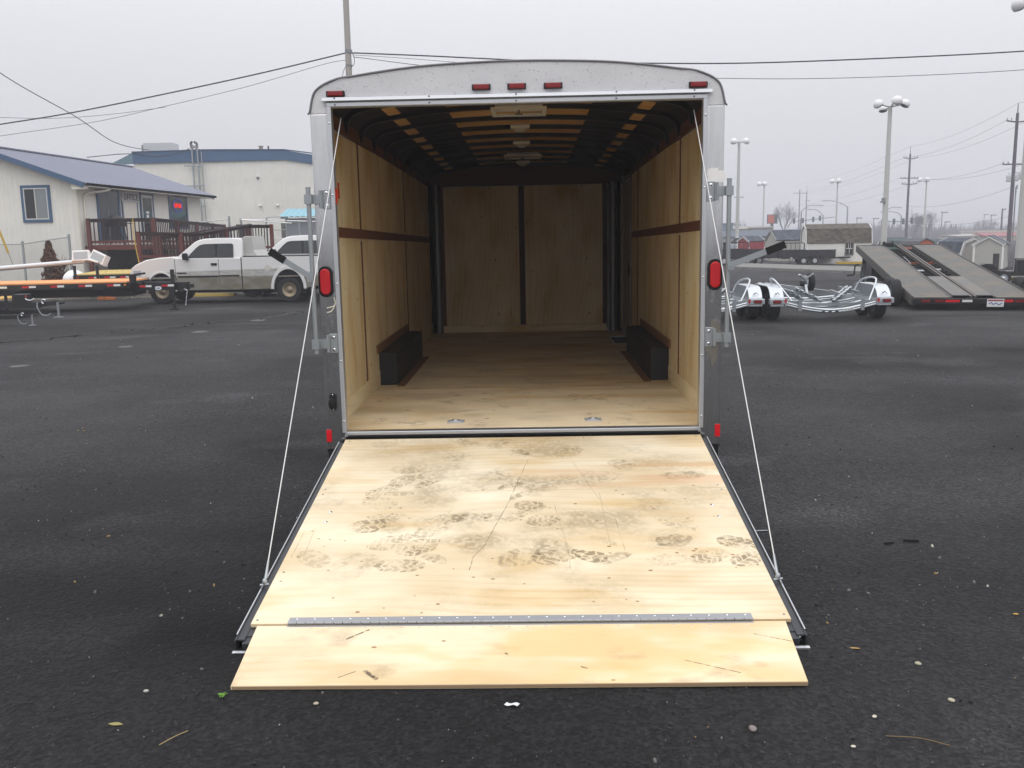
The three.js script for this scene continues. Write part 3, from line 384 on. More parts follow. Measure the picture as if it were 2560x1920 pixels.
{
  const dots = (() => { const r = rng(8); return Array.from({ length: 70 }, () => [(r() - 0.5) * 2.25, 0.75 + r() * 1.4, 0.004 + 0.005 * r()]); })();
  const rampTex = plyTex(PW, PH, W2, L2, 7, { pale: 1.5, knots: 0, con: 0.5, tint: [0.955, 0.96, 0.985], over: (u, v, o, x, y) => {
    const X = x - W2 / 2; const [m, c] = printMask(u, v);
    const n = fbm(x * 55, y * 55, 20, 3), grit = sstep(0.3, 0.62, n);
    const traffic = sstep(0.42, 0.74, fbm(x * 3.2, y * 4.2, 28, 4)) * 0.5 * Math.exp(-((y - 0.9) ** 2) / 0.9) * Math.exp(-(X * X) / 1.1);
    const part = sstep(0.3, 0.58, fbm(x * 11, y * 11, 77, 3)); let k = clamp(m * (0.35 + 0.8 * grit) * (0.25 + 0.9 * part) * 1.1 + traffic * (0.4 + 0.6 * grit)); k *= 0.85;
    o[0] = lerp(o[0], 0.42, k); o[1] = lerp(o[1], 0.36, k); o[2] = lerp(o[2], 0.26, k);
    const band = sstep(0.14, 0.30, v) * sstep(0.42, 0.3, v) * sstep(0.46, 0.68, fbm(x * 0.9, y * 16, 52, 3)) * sstep(-0.3, 0.5, X) * 0.5; o[0] = lerp(o[0], 0.78, band); o[1] = lerp(o[1], 0.6, band); o[2] = lerp(o[2], 0.45, band);
    if (c > 0) { o[0] = lerp(o[0], 0.13, c * 0.85); o[1] = lerp(o[1], 0.1, c * 0.85); o[2] = lerp(o[2], 0.07, c * 0.85); }
    for (const d of dots) { const dx = (X - d[0]) / 1.6, dy = y - d[1], e = Math.hypot(dx, dy); if (e < d[2]) { const t = sstep(d[2], d[2] * 0.4, e) * 0.75; o[0] = lerp(o[0], 0.42, t); o[1] = lerp(o[1], 0.27, t); o[2] = lerp(o[2], 0.13, t); } }
  } });
  rampTex.wrapS = rampTex.wrapT = THREE.ClampToEdgeWrapping; rampTex.repeat.set(1 / W2, 1 / L2); rampTex.offset.set(0.5, 0);
  M.ramp = mat(0xffffff, 0.6, 0, { map: rampTex, bumpMap: grainBump, bumpScale: 0.0006 });
  obj('ramp_panel', [rb(2.325, 0.019, 0.818, 0.0025, 0, -0.0095, 0.414)], M.ramp, R); obj('ramp_panel', [rb(2.325, 0.019, 1.333, 0.0025, 0, -0.0095, 1.4925)], M.ramp, R);
  const flapTex = plyTex(1024, 256, 2.27, 0.46, 15, { pale: 1.3, knots: 3, con: 0.5, tint: [0.955, 0.955, 0.97], over: (u, v, o, x, y) => {
    const am = sstep(0.42, 0.72, fbm(x * 2.2, y * 5, 61, 4)) * 0.6 * sstep(0.1, 0.7, x); o[0] = lerp(o[0], 0.84, am); o[1] = lerp(o[1], 0.69, am); o[2] = lerp(o[2], 0.45, am);
    const rub = sstep(0.6, 0.85, fbm(x * 5, y * 9, 66, 4)) * 0.22 * (0.5 + hash(Math.floor(x * 300), Math.floor(y * 300), 3)); o[0] = lerp(o[0], 0.45, rub); o[1] = lerp(o[1], 0.37, rub); o[2] = lerp(o[2], 0.25, rub);
    const X = x - 1.135; for (const [ax, ay, bx_, by, w] of [[-0.72, 0.12, -0.64, 0.05, 0.006], [-0.6, 0.36, -0.55, 0.41, 0.012], [-0.7, 0.4, -0.64, 0.36, 0.003], [0.66, 0.3, 0.86, 0.39, 0.003], [0.98, 0.11, 1.12, 0.17, 0.003], [-0.05, 0.24, -0.035, 0.26, 0.008], [0.25, 0.34, 0.27, 0.35, 0.006]]) { const dx = bx_ - ax, dy = by - ay, t = clamp(((X - ax) * dx + (y - ay) * dy) / (dx * dx + dy * dy)), e = Math.hypot(X - ax - dx * t, y - ay - dy * t); if (e < w) { const q = 0.75 * sstep(w, w * 0.3, e) * sstep(0.25, 0.6, fbm(x * 60, y * 60, 4, 2)); o[0] = lerp(o[0], 0.2, q); o[1] = lerp(o[1], 0.15, q); o[2] = lerp(o[2], 0.1, q); } }
  } });
  flapTex.wrapS = flapTex.wrapT = THREE.ClampToEdgeWrapping; flapTex.repeat.set(1 / 2.27, 1 / 0.46); flapTex.offset.set(0.5, 0.02);
  M.flap = mat(0xffffff, 0.6, 0, { map: flapTex, bumpMap: grainBump, bumpScale: 0.0006 });
  const fl = prism([[-1.13, 0], [1.135, 0], [1.1, -0.44], [-1.105, -0.44]], 0.0175, 0.0015).rotateX(-Math.PI / 2).translate(0, -0.018, 0);
  obj('flap', [fl], M.flap, R, { at: [0, -0.006, 2.168], rot: [-0.048, 0, 0] });
  obj('flap_edge', [bx(2.203, 0.013, 0.003, 0, -0.0085, 0.4425)], mat(0x9c8466, 0.8), R, { at: [0, -0.006, 2.168], rot: [-0.048, 0, 0] });
}
for (const s of [-1, 1]) {
  obj('door_frame', [bx(0.05, 0.05, 2.2, s * 1.155, -0.046, 1.12), bx(0.034, 0.008, 2.23, s * 1.18, -0.022, 1.135), bx(0.006, 0.05, 2.24, s * 1.2, -0.04, 1.14), bx(0.12, 0.05, 0.05, s * 1.11, -0.05, 2.245)], mat(0x3d3f42, 0.5, 0.4), R);
  obj('edge_trim', [rb(0.008, 0.007, 2.2, 0.003, s * 1.203, -0.012, 1.12)], M.alum, R);
}
obj('end_rail', [bx(2.3, 0.04, 0.05, 0, -0.055, 2.245), bx(2.3, 0.05, 0.05, 0, -0.052, 0.06)], mat(0x26272a, 0.6, 0.3), R);
obj('outer_skin', [bx(2.43, 0.004, 2.27, 0, -0.078, 1.15), bx(2.41, 0.008, 0.016, 0, -0.052, 2.294)], M.trim, R);
{ // piano hinge joining ramp and flap
  M.hinge = mat(0x97999b, 0.5, 0.35); const h = obj('flap_hinge', [bx(2.0, 0.003, 0.04, 0, 0.0016, 2.137), bx(2.0, 0.003, 0.042, 0, -0.0065, 2.19, 0.06)], M.hinge, R), kn = shared(rod([-0.0185, 0, 0], [0.0185, 0, 0], 0.0062, 0.0062, 8)), sc = shared(new THREE.SphereGeometry(0.006, 8, 5).scale(1, 0.5, 1));
  for (let i = 0; i < 50; i++) piece('knuckle', kn, M.hinge, h, [-0.98 + i * 0.04, 0.0035, 2.162]);
  for (let i = 0; i < 26; i++) { const x = -0.965 + i * 0.0775; piece('screw', sc, M.chrome, h, [x, 0.0035, 2.13]); piece('screw', sc, M.chrome, h, [x - 0.006, -0.006, 2.194]); }
  const bolt = shared(new THREE.SphereGeometry(0.012, 12, 6).scale(1, 0.35, 1)), tiny = shared(new THREE.SphereGeometry(0.006, 8, 5).scale(1, 0.3, 1));
  for (const p of [[-1.04, 1.08], [-1.04, 1.2], [1.04, 1.05], [1.05, 1.19]]) piece('bolt', bolt, M.chrome, R, [p[0], 0.001, p[1]]);
  for (const p of [[-1.13, 0.04], [1.13, 0.03], [-1.14, 2.13], [1.14, 2.125], [-1.13, 0.85], [1.13, 0.85], [-1.13, 0.78], [1.12, 0.79], [-0.4, 0.03], [0.4, 0.03], [-1.13, 1.72], [1.13, 1.7]]) piece('screw', tiny, M.steel, R, [p[0], 0.0005, p[1]]);
}
// lifting cables
for (const s of [-1, 1]) {
  const foot = [s * 1.19, 0.137, 1.84], top = [s * 1.118, 2.475, -0.1];
  const c = obj('cable', [rod(top, foot, 0.0028, 0.0028, 6)], mat(0xd6d6d4, 0.4), T);
  obj('shackle', [new THREE.SphereGeometry(0.013, 8, 6).scale(1, 1.6, 1).translate(foot[0], foot[1] + 0.0, foot[2]), rod([foot[0] - 0.02, 0.125, 1.845], [foot[0] + 0.02, 0.13, 1.845], 0.006), rod([s * 1.187, 0.15, 1.835], [lerp(foot[0], top[0], 0.035), lerp(foot[1], top[1], 0.035), lerp(foot[2], top[2], 0.035)], 0.0075, 0.005)], M.galv, c);
}
// ---------------------------------------------------------------- left: office with its deck, warehouse, trucks, flatbed trailers
const font = await new FontLoader().loadAsync('fonts/droid/droid_sans_bold.typeface.json');
const letters = (s, size, depth, cx = 0, cy = 0, cz = 0) => { const g = new TextGeometry(s, { font, size, depth, curveSegments: 4 }); g.computeBoundingBox(); const b = g.boundingBox; return g.translate(-(b.min.x + b.max.x) / 2 + cx, -(b.min.y + b.max.y) / 2 + cy, cz); };
const siding = tex(512, 256, (u, v, o) => { const g = u * 8 - Math.floor(u * 8), k = (g < 0.06 ? 0.15 : 0.85) + 0.15 * (noise(u * 200, v * 12, 3, 200, 12) - 0.5); o[0] = o[1] = o[2] = k; }, { srgb: false }); siding.repeat.set(1 / 1.6, 1 / 1.2);
const wallDirt = tex(512, 512, (u, v, o) => { const k = 0.86 + 0.05 * (fbm(u * 4, v * 6, 12, 4, 4, 6) - 0.5) + 0.04 * (fbm(u * 50, v * 9, 14, 2, 50, 9) - 0.5); o[0] = k; o[1] = k * 0.992; o[2] = k * 0.955; }); wallDirt.repeat.set(1 / 4, 1 / 4);
M.siding = mat(0xffffff, 0.85, 0, { map: wallDirt, bumpMap: siding, bumpScale: 0.008 });
M.metalRoof = mat(0x7d8190, 0.5, 0.15);
M.winFrame = mat(0xc9cac6, 0.5, 0.3);
{ // office: local x runs along the eave wall away from us, local z to the left; wall corner at the origin
  const O = thing('office_building', 'single storey cream office with a blue metal gable roof behind a raised brown deck', 'building', [-17.44, 0, -29.6]);
  O.rotation.y = Math.atan2(0.99684, 0.07949);
  // local (a, y, p): a along the wall, p out of the wall on its left => x = a, z = -p in this turned frame
  const hw = 4.4, top = 3.9, Lw = 10.9, rise = 1.72;
  obj('wall', [prism([[0, 0.2], [2 * hw, 0.2], [2 * hw, top + 0.08], [hw, top + 0.08 + rise * 0.98], [0, top + 0.08]], 0.16).rotateY(Math.PI / 2).translate(0, 0, 0)], M.siding, O);
  obj('wall', [bx(Lw - 0.16, top - 0.2, 0.16, (Lw + 0.16) / 2, (top + 0.2) / 2, -0.08)], M.siding, O);
  obj('wall', [bx(Lw - 0.16, top - 0.2, 0.16, (Lw + 0.16) / 2, (top + 0.2) / 2, -2 * hw + 0.08), bx(0.16, top - 0.2, 2 * hw - 0.32, Lw - 0.08, (top + 0.2) / 2, -hw)], M.siding, O);
  // roof: eave line at p = -0.5 (overhang), y 4.0; ridge at p = 3.9
  const e = 0.55, ye = 4.02, yr = 5.55, pr = 3.8, a0 = -0.42, a1 = 11.4;
  obj('roof', [slab([[a0, ye, e], [a1, ye, e], [a1, yr, -pr], [a0, yr, -pr]], [0, 0.93, 0.33], 0.05)], M.metalRoof, O);
  obj('roof', [slab([[a1, ye, -2 * pr - e], [a0, ye, -2 * pr - e], [a0, yr, -pr], [a1, yr, -pr]], [0, 0.93, -0.33], 0.05)], M.metalRoof, O);
  const len = Math.hypot(pr + e, yr - ye), rib = shared(prism([[-0.03, 0], [-0.014, 0.028], [0.014, 0.028], [0.03, 0]], len)), tilt = Math.atan2(yr - ye, pr + e);
  for (let i = 0; i <= 38; i++) piece('roof_rib', rib, M.metalRoof, O, [a0 + 0.06 + i * (a1 - a0 - 0.12) / 38, yr + 0.002, -pr], [tilt, 0, 0]);
  obj('ridge_cap', [bar([a0, yr + 0.03, -pr], [a1, yr + 0.03, -pr], 0.3, 0.05)], M.metalRoof, O);
  obj('barge_board', [bar([a0, ye - 0.09, e], [a0, yr - 0.09, -pr], 0.03, 0.2), bar([a0, ye - 0.09, -2 * pr - e], [a0, yr - 0.09, -pr], 0.03, 0.2), bar([a1, ye - 0.09, e], [a1, yr - 0.09, -pr], 0.03, 0.2)], M.blueTrim, O);
  obj('soffit', [bx(a1 - a0 - 0.06, 0.02, 0.52, (a0 + a1) / 2, ye - 0.12, e - 0.28), bx(0.3, 0.16, 0.5, a0 + 0.2, ye - 0.16, 0.28)], M.offwhite, O);
  obj('gutter', [prism([[0, 0], [0.1, 0], [0.11, 0.1], [0.095, 0.1], [0.085, 0.015], [0, 0.015]], a1 - a0).rotateY(Math.PI / 2).rotateX(0).translate(a0, ye - 0.11, e + 0.005)].map((g) => g.scale(1, 1, -1).translate(0, 0, 2 * e + 0.02)), M.offwhite, O);
  obj('downpipe', [pipe([[1.5, 3.92, e + 0.04], [1.45, 3.85, e], [0.45, 3.62, 0.1], [0.4, 3.5, 0.06], [0.4, 0.3, 0.06]], 0.045, 8, 40)], M.offwhite, O);
  obj('corner_trim', [bx(0.1, 3.7, 0.02, 0.05, 2.05, 0.012), bx(0.02, 3.7, 0.1, -0.012, 2.05, -0.05)], M.offwhite, O);
  // gable window (in the wall facing us)
  const win = (name, parent, w, h, at, turn) => { const g = obj(name, [bx(w, 0.11, 0.06, 0, h / 2 - 0.055, 0), bx(w, 0.11, 0.06, 0, -h / 2 + 0.055, 0), bx(0.11, h - 0.22, 0.06, -w / 2 + 0.055, 0, 0), bx(0.11, h - 0.22, 0.06, w / 2 - 0.055, 0, 0)], M.blueTrim, parent, { at, rot: [0, turn, 0] }); return g; };
  const w1 = win('window', O, 1.2, 1.42, [-0.02, 3.28, -1.68], -Math.PI / 2);
  obj('sash', [bx(0.98, 0.04, 0.05, 0, 0.58, 0.005), bx(0.98, 0.04, 0.05, 0, -0.58, 0.005), bx(0.04, 1.12, 0.05, -0.47, 0, 0.005), bx(0.04, 1.12, 0.05, 0.47, 0, 0.005), bx(0.045, 1.12, 0.055, -0.02, 0, 0.006)], M.winFrame, w1);
  obj('pane', [bx(0.43, 1.12, 0.012, -0.245, 0, 0.0)], M.glass, w1); obj('pane', [bx(0.42, 1.12, 0.012, 0.225, 0, 0.0)], M.glassGrey, w1);
  const w2 = win('window', O, 1.75, 2.2, [2.2, 2.85, 0.02], 0); obj('pane', [bx(1.55, 2.0, 0.012, 0, 0, 0)], M.glass, w2); obj('mullion', [bx(0.04, 2.0, 0.03, -0.1, 0, 0.002)], M.grey, w2);
  const w3 = win('window', O, 1.9, 1.6, [8.42, 3.15, 0.02], 0); obj('pane', [bx(1.7, 1.4, 0.012, 0, 0, 0)], M.glass, w3);
  const d = obj('door', [bx(0.09, 2.3, 0.06, 4.83, 2.76, 0.03), bx(0.09, 2.3, 0.06, 5.93, 2.76, 0.03), bx(1.19, 0.1, 0.06, 5.38, 3.86, 0.03)], M.blueTrim, O); obj('door_leaf', [bx(0.07, 2.15, 0.04, 4.93, 2.72, 0.03), bx(0.07, 2.15, 0.04, 5.83, 2.72, 0.03), bx(0.83, 0.1, 0.04, 5.38, 3.74, 0.03), bx(0.83, 0.2, 0.04, 5.38, 1.74, 0.03)], M.winFrame, d); obj('pane', [bx(0.83, 1.84, 0.012, 5.38, 2.76, 0.03)], M.glass, d); obj('notice', [bx(0.28, 0.09, 0.003, 5.38, 3.05, 0.04), bx(0.2, 0.16, 0.003, 5.36, 2.88, 0.04)], M.white, d);
  obj('board', [bx(1.15, 1.9, 0.03, 3.9, 2.55, 0.02)], M.offwhite, O); for (const x of [3.28, 4.52]) obj('board_frame', [bx(0.09, 1.9, 0.04, x, 2.55, 0.024)], M.blueTrim, O);
  O.updateMatrixWorld(true);
  const toWorld = (x, y, z) => O.localToWorld(V(x, y, z)).toArray();
  const S = thing('office_sign', 'flat grey sign reading OFFICE in black capitals over the deck', 'sign', toWorld(3.95, 3.66, 0.06), O.rotation.y);
  obj('sign_board', [bx(1.45, 0.44, 0.02)], mat(0xb9b9b7, 0.7), S); obj('lettering', [letters('OFFICE', 0.26, 0.006, 0, 0, 0.011)], mat(0x101010, 0.7), S);
  const Nn = thing('open_sign', 'lit red neon OPEN sign with blue ring in the right office window', 'neon sign', toWorld(8.3, 3.44, 0.05), O.rotation.y);
  obj('neon_letters', [letters('OPEN', 0.2, 0.02, 0, 0, 0)], new THREE.MeshStandardMaterial({ color: 0x300000, emissive: 0xff2018, emissiveIntensity: 1.0 }), Nn);
  const ring = []; for (let i = 0; i <= 40; i++) { const a = i / 40 * 6.2832; ring.push([Math.cos(a) * 0.46, Math.sin(a) * 0.28, 0.01]); }
  obj('neon_ring', [pipe(ring, 0.014, 6, 60)], new THREE.MeshStandardMaterial({ color: 0x000030, emissive: 0x3a50e0, emissiveIntensity: 0.55 }), Nn);
}
{ // raised deck along the office, with stair-side landing and a ramp flight in front
  const D = thing('office_deck', 'dark red-brown timber deck with baluster railings and a long access ramp beside the office', 'deck');
  const A = [-17.2, -29.75], B = [-14.7, -29.95], Cc = [-15.4, -40.4]; // front left, front right, far right
  const bal = shared(bx(0.035, 0.86, 0.035)), balW = shared(bx(0.05, 0.86, 0.03)), post = shared(bx(0.13, 1, 0.13));
  const rail = (P, Q, yP, yQ, n, posts, skirt = 0.22, drop = 1.02) => { // yP, yQ: top of the rail at each end
    const f = (t) => [lerp(P[0], Q[0], t), lerp(yP, yQ, t), lerp(P[1], Q[1], t)], o = (t, dy) => { const q = f(t); q[1] += dy; return q; };
    obj('top_rail', [bar(o(0, -0.03), o(1, -0.03), 0.14, 0.05), bar(o(0, -0.1), o(1, -0.1), 0.04, 0.09)], M.deckDark, D);
    obj('bottom_rail', [bar(o(0, -drop + 0.12), o(1, -drop + 0.12), 0.04, 0.09)], M.deckRed, D);
    obj('rim_board', [bar(o(0, -drop - skirt / 2), o(1, -drop - skirt / 2), 0.05, skirt)], M.deckRed, D);
    for (let i = 0; i < n; i++) { const q = o((i + 0.5) / n, -0.56); piece('baluster', bal, M.deckDark, D, q); }
    for (const t of posts) { const q = f(t), m = piece('post', post, M.deckRed, D, [q[0], q[1] / 2 + 0.01, q[2]]); m.scale.y = q[1]; }
  };
  rail(A, B, 2.68, 2.68, 16, [0.01, 1], 0.2);
  rail(B, Cc, 2.68, 2.56, 46, [0.28, 0.55, 0.8, 1], 0.2);
  obj('deck_floor', [slab([[-17.4, 1.62, -29.8], [-14.7, 1.62, -30], [-15.4, 1.62, -40.4], [-16.6, 1.62, -40.4]], [0, 1, 0], 0.12)], M.deckRed, D);
  obj('under_deck_shade_sheet', [slab([[-17.3, 1.5, -31.4], [-14.8, 1.5, -31.4], [-14.8, 0, -31.4], [-17.3, 0, -31.4]], [0, 0, 1], 0.1)], M.blackMatt, D);  // upright black sheet, its colour stands for the shade in the open space below
  // ramp flight nearer to us
  rail([-14.35, -27.6], [-12.35, -28.4], 2.12, 2.06, 17, [0.02, 0.7], 0.5, 1.02);
  rail([-12.35, -28.4], [-11.25, -31.2], 2.06, 2.4, 16, [0.5], 0.5, 1.02);
  rail([-11.9, -31.5], [-10.35, -31.0], 2.4, 2.36, 12, [0.3, 1], 0.5, 1.02);
  rail([-14.1, -28.9], [-11.6, -32.2], 1.95, 2.42, 30, [0, 0.5, 1], 0.4, 1.0);
  obj('ramp_floor', [slab([[-14.3, 1.1, -27.65], [-12.35, 1.05, -28.45], [-12.3, 1.05, -30], [-14.2, 1.1, -29.4]], [0, 1, 0], 0.08), slab([[-12.35, 1.05, -28.45], [-11.2, 1.4, -31.2], [-11.6, 1.4, -32.3], [-13.0, 1.05, -29.6]], [0, 1, 0], 0.08)], M.deckRed, D);
}
{ // kettle style grill on the deck
  const g = thing('barbecue_grill', 'black covered barbecue grill standing on the office deck', 'grill', [-16.35, 1.62, -30.3]);
  obj('lid', [new THREE.SphereGeometry(0.3, 20, 8, 0, 6.283, 0, Math.PI / 2).scale(1.15, 0.75, 0.9).translate(0, 0.98, 0)], M.black, g); obj('firebox', [rb(0.66, 0.24, 0.5, 0.04, 0, 0.86, 0)], M.black, g);
  for (const [x, z] of [[-0.3, 0.2], [0.3, 0.2], [-0.3, -0.2], [0.3, -0.2]]) obj('leg', [rod([x * 1.25, 0, z], [x * 0.7, 0.8, z], 0.022)], M.black, g);
  obj('shelf', [bx(0.6, 0.03, 0.4, 0, 0.3, 0)], M.black, g); obj('side_table', [bx(0.3, 0.025, 0.4, 0.48, 0.86, 0)], M.blackMatt, g);
}
{ // big block warehouse behind
  const W = thing('warehouse', 'large cream painted block warehouse with a blue metal fascia behind the office', 'building');
  const block = tex(256, 256, (u, v, o) => { const row = Math.floor(v * 4), x = u * 2 + (row % 2) * 0.5, fx = x - Math.floor(x), fy = v * 4 - row; const k = fx < 0.03 || fy < 0.05 ? 0.3 : 0.8; o[0] = o[1] = o[2] = k; }, { srgb: false }); block.repeat.set(1 / 0.8, 1 / 0.8);
  const m = mat(0xffffff, 0.85, 0, { map: wallDirt, bumpMap: block, bumpScale: 0.004 });
  obj('wall', [prism([[-23.8, 0], [-7, 0], [-7, 5.6], [-13, 6.3], [-14.65, 6.55], [-23.8, 6.5]], 0.3).translate(0, 0, -50.3)], m, W);
  obj('wall', [prism([[0, 0], [18, 0], [18, 4.6], [0, 6.45]], 0.3).rotateY(Math.PI / 2).translate(-23.8, 0, -50.3)], m, W);
  obj('fascia', [prism([[-23.85, 6.46], [-14.65, 6.52], [-13, 6.26], [-7, 5.4], [-7, 6.0], [-13, 6.79], [-14.65, 7.08], [-19.7, 7.16], [-23.85, 7.1]], 0.12).translate(0, 0, -50.0)], mat(0x3f5d7d, 0.5, 0.2), W);
  obj('fascia', [prism([[0, 6.46], [7, 5.6], [7, 6.0], [0, 7.1]], 0.1).rotateY(Math.PI / 2).translate(-23.96, 0, -50)], mat(0x4f6f86, 0.5, 0.2), W);
  obj('wall', [bx(2.2, 6.35, 0.3, -24.9, 3.175, -50.32)], m, W); obj('fascia', [prism([[-23.87, 6.44], [-23.87, 7.08], [-25.15, 6.5], [-25.15, 6.38]], 0.1).translate(0, 0, -50.0)], mat(0x64808c, 0.5, 0.2), W);
  obj('coping', [bar([-23.9, 7.13, -49.9], [-19.7, 7.19, -49.9], 0.12, 0.06), bar([-19.65, 7.19, -49.9], [-14.65, 7.11, -49.9], 0.12, 0.06), bar([-14.65, 7.11, -49.9], [-7, 6.02, -49.9], 0.12, 0.06)], mat(0x2f4a68, 0.5, 0.3), W);
  for (const [x, y] of [[-16.3, 3.83], [-15.25, 3.83], [-16.35, 5.5]]) obj('wall_lamp', [rb(0.16, 0.12, 0.16, 0.04, x, y, -49.93)], y > 5 ? M.grey : M.white, W);
  obj('roof', [slab([[-23.8, 6.7, -50.2], [-7, 6.0, -50.2], [-7, 6.0, -68], [-23.8, 6.2, -68]], [0, 1, 0], 0.1)], M.grey, W);
  const u = thing('rooftop_air_unit', 'boxy grey air conditioning unit on the warehouse roof near its left corner', 'air conditioner', [-22.65, 6.95, -51.2]);
  obj('housing', [rb(1.75, 0.75, 1.2, 0.03, 0.05, 0.42, 0)], M.greyLight, u); obj('hood', [bx(0.12, 0.45, 0.9, -0.93, 0.45, 0)], M.grey, u);
  const p = thing('service_mast', 'twin grey steel conduits climbing the warehouse wall to a bracket above its roof', 'conduit mast', [0, 0, -49.8]);
  for (const x of [-20.2, -19.87]) obj('conduit', [rod([x, 2.2, 0], [x, 7.4, 0], 0.05)], M.galv, p); obj('conduit', [rod([-19.62, 2.9, 0.05], [-19.62, 7.05, 0.05], 0.035)], M.galv, p);
  for (const y of [6.25, 5.06, 3.85]) obj('strut', [bar([-20.7, y, 0.06], [-19.55, y, 0.06], 0.05, 0.09)], M.galv, p);
  obj('weatherhead', [pipe([[-20.2, 7.3, 0], [-20.22, 7.55, 0.06], [-20.1, 7.62, 0.2]], 0.07, 8, 16), pipe([[-19.87, 7.3, 0], [-19.86, 7.55, 0.06], [-19.95, 7.62, 0.2]], 0.07, 8, 16)], M.grey, p); obj('cross_brace', [rod([-20.2, 7.5, 0.02], [-19.87, 7.2, 0.02], 0.03), rod([-20.2, 7.2, 0.02], [-19.87, 7.5, 0.02], 0.03)], M.grey, p); obj('meter_box', [rb(0.3, 0.35, 0.15, 0.02, -19.62, 2.8, 0.08)], M.grey, p);
  for (const [x, w, h, nm] of [[-16.25, 0.2, 0.34, 'stack'], [-15.8, 0.08, 0.34, 'pipe']]) { const v = thing('roof_vent_stack', nm === 'stack' ? 'short tan square vent stack on the warehouse roof ridge' : 'thin black vent pipe on the warehouse roof beside the tan stack', 'roof vent', [x, 7.05, -50.6]); obj('flue', [rb(w, h, w, 0.01, 0, h / 2, 0)], nm === 'stack' ? mat(0x8d8474, 0.8) : M.blackMatt, v); obj('cap', [bx(w * 1.3, 0.03, w * 1.3, 0, h + 0.015, 0)], M.grey, v); }
}
{ // lean-to against the warehouse
  const L = thing('lean_to_shed', 'small grey metal lean-to with a teal corrugated roof against the warehouse', 'shed', [0, 0, 0]);
  obj('wall', [bx(4.6, 2.9, 0.06, -10.95, 1.45, -44), bx(0.06, 2.9, 2.0, -13.22, 1.45, -45.1)], mat(0x9ba0a6, 0.5, 0.3), L);
  const rib = shared(prism([[-0.15, 0], [-0.06, 0.05], [0.06, 0.05], [0.15, 0]], 1.95)); for (let i = 0; i < 15; i++) piece('roof_sheet', rib, mat(0x7fb0bd, 0.5, 0.2), L, [-13.35 + i * 0.31, 3.42, -45.3], [0.24, 0, 0]);
  obj('gable', [prism([[0, 2.9], [1.5, 2.9], [1.5, 3.36]], 0.04).rotateY(Math.PI / 2).translate(-13.45, 0, -43.7)], mat(0x6a93a4, 0.6), L);
  obj('doorway', [bx(0.55, 2.2, 0.05, -13.62, 1.6, -45.5)], mat(0x6c6a66, 0.8), L);
  const F = thing('pipe_fence', 'thin galvanised pipe fence with a curved gate in front of the lean-to', 'fence', [0, 0, -43.2]);
  for (const [x, y] of [[-16.05, 3.05], [-15.42, 2.92], [-12.3, 2.7]]) obj('post', [rod([x, 0, 0], [x, y, 0], 0.06)], M.galv, F);
  obj('rail', [rod([-15.42, 2.86, 0], [-10.5, 2.66, 0], 0.035)], M.white, F); obj('rail', [rod([-15.42, 2.84, 0.05], [-12.6, 2.62, 0.4], 0.03)], M.white, F); obj('rail', [rod([-18.2, 2.72, 0], [-16.05, 2.9, 0], 0.03)], M.white, F); obj('rail', [rod([-14.05, 1.85, 0], [-11.5, 1.75, 0], 0.03)], M.white, F);
  obj('gate_frame', [pipe([[-14.05, 0.3, 0.05], [-14.05, 2.85, 0.05], [-13.95, 2.98, 0.05], [-13.0, 2.98, 0.05], [-13.0, 0.3, 0.05]], 0.03, 6, 60, false), rod([-14.05, 2.3, 0.05], [-13, 2.28, 0.05], 0.022)], M.galv, F);
}
{ // chain link fence in front of the office gable
  const F = thing('chain_link_fence', 'grey chain-link fence in front of the cream office gable wall', 'fence');
  const P = [[-24.5, -29.0], [-19.2, -28.6], [-17.3, -28.4]], tops = [1.72, 1.74, 1.98];
  P.forEach(([x, z], i) => obj('post', [rod([x, 0, z], [x, tops[i] + 0.08, z], 0.045), new THREE.SphereGeometry(0.055, 8, 6).translate(x, tops[i] + 0.08, z)], M.galv, F));
  for (let i = 0; i < 2; i++) obj('top_rail', [rod([P[i][0], tops[i], P[i][1]], [P[i + 1][0], tops[i + 1], P[i + 1][1]], 0.022)], M.galv, F);
  const g = []; for (let i = 0; i < 2; i++) { const n = i ? 22 : 46, f = (t, k) => [lerp(P[i][0], P[i + 1][0], t), 0.06 + k * (lerp(tops[i], tops[i + 1], t) - 0.1), lerp(P[i][1], P[i + 1][1], t)]; const m = Math.round(1.7 / 0.095); for (let k = -m; k < n; k++) { const a = clamp(k / n), b = clamp((k + m) / n), s = (t) => clamp((t * n - k) / m); if (b > a) { g.push(rod(f(a, s(a)), f(b, s(b)), 0.004, 0.004, 3)); g.push(rod(f(a, 1 - s(a)), f(b, 1 - s(b)), 0.004, 0.004, 3)); } } }
  obj('chain_link_mesh', g, M.galv, F, { kind: 'stuff' });
}
// ---- shrubs and bare trees share one twig builder
function twigs(r, base, dir, len, rad, depth, out, spread = 0.55, droop = 0) {
  const end = base.clone().addScaledVector(dir, len); const mid = base.clone().lerp(end, 0.5).add(V((r() - 0.5) * len * 0.12, 0, (r() - 0.5) * len * 0.12));
  const seg = depth > 2 ? 6 : 3; out.push(place(new THREE.CylinderGeometry(rad * 0.82, rad, base.distanceTo(mid), seg, 1, true), base, mid), place(new THREE.CylinderGeometry(rad * 0.62, rad * 0.82, mid.distanceTo(end), seg, 1, true), mid, end));
  if (depth <= 0) return; const n = 2 + (r() > 0.4 ? 1 : 0) + (depth < 3 ? 1 : 0);
  for (let i = 0; i < n; i++) { const d = dir.clone().add(V((r() - 0.5) * 2, (r() - 0.35) * 0.9 - droop, (r() - 0.5) * 2).multiplyScalar(spread)).normalize(); twigs(r, base.clone().lerp(end, i === 0 ? 1 : 0.45 + 0.5 * r()), d, len * (0.58 + 0.24 * r()), rad * 0.6, depth - 1, out, spread, droop); }
}
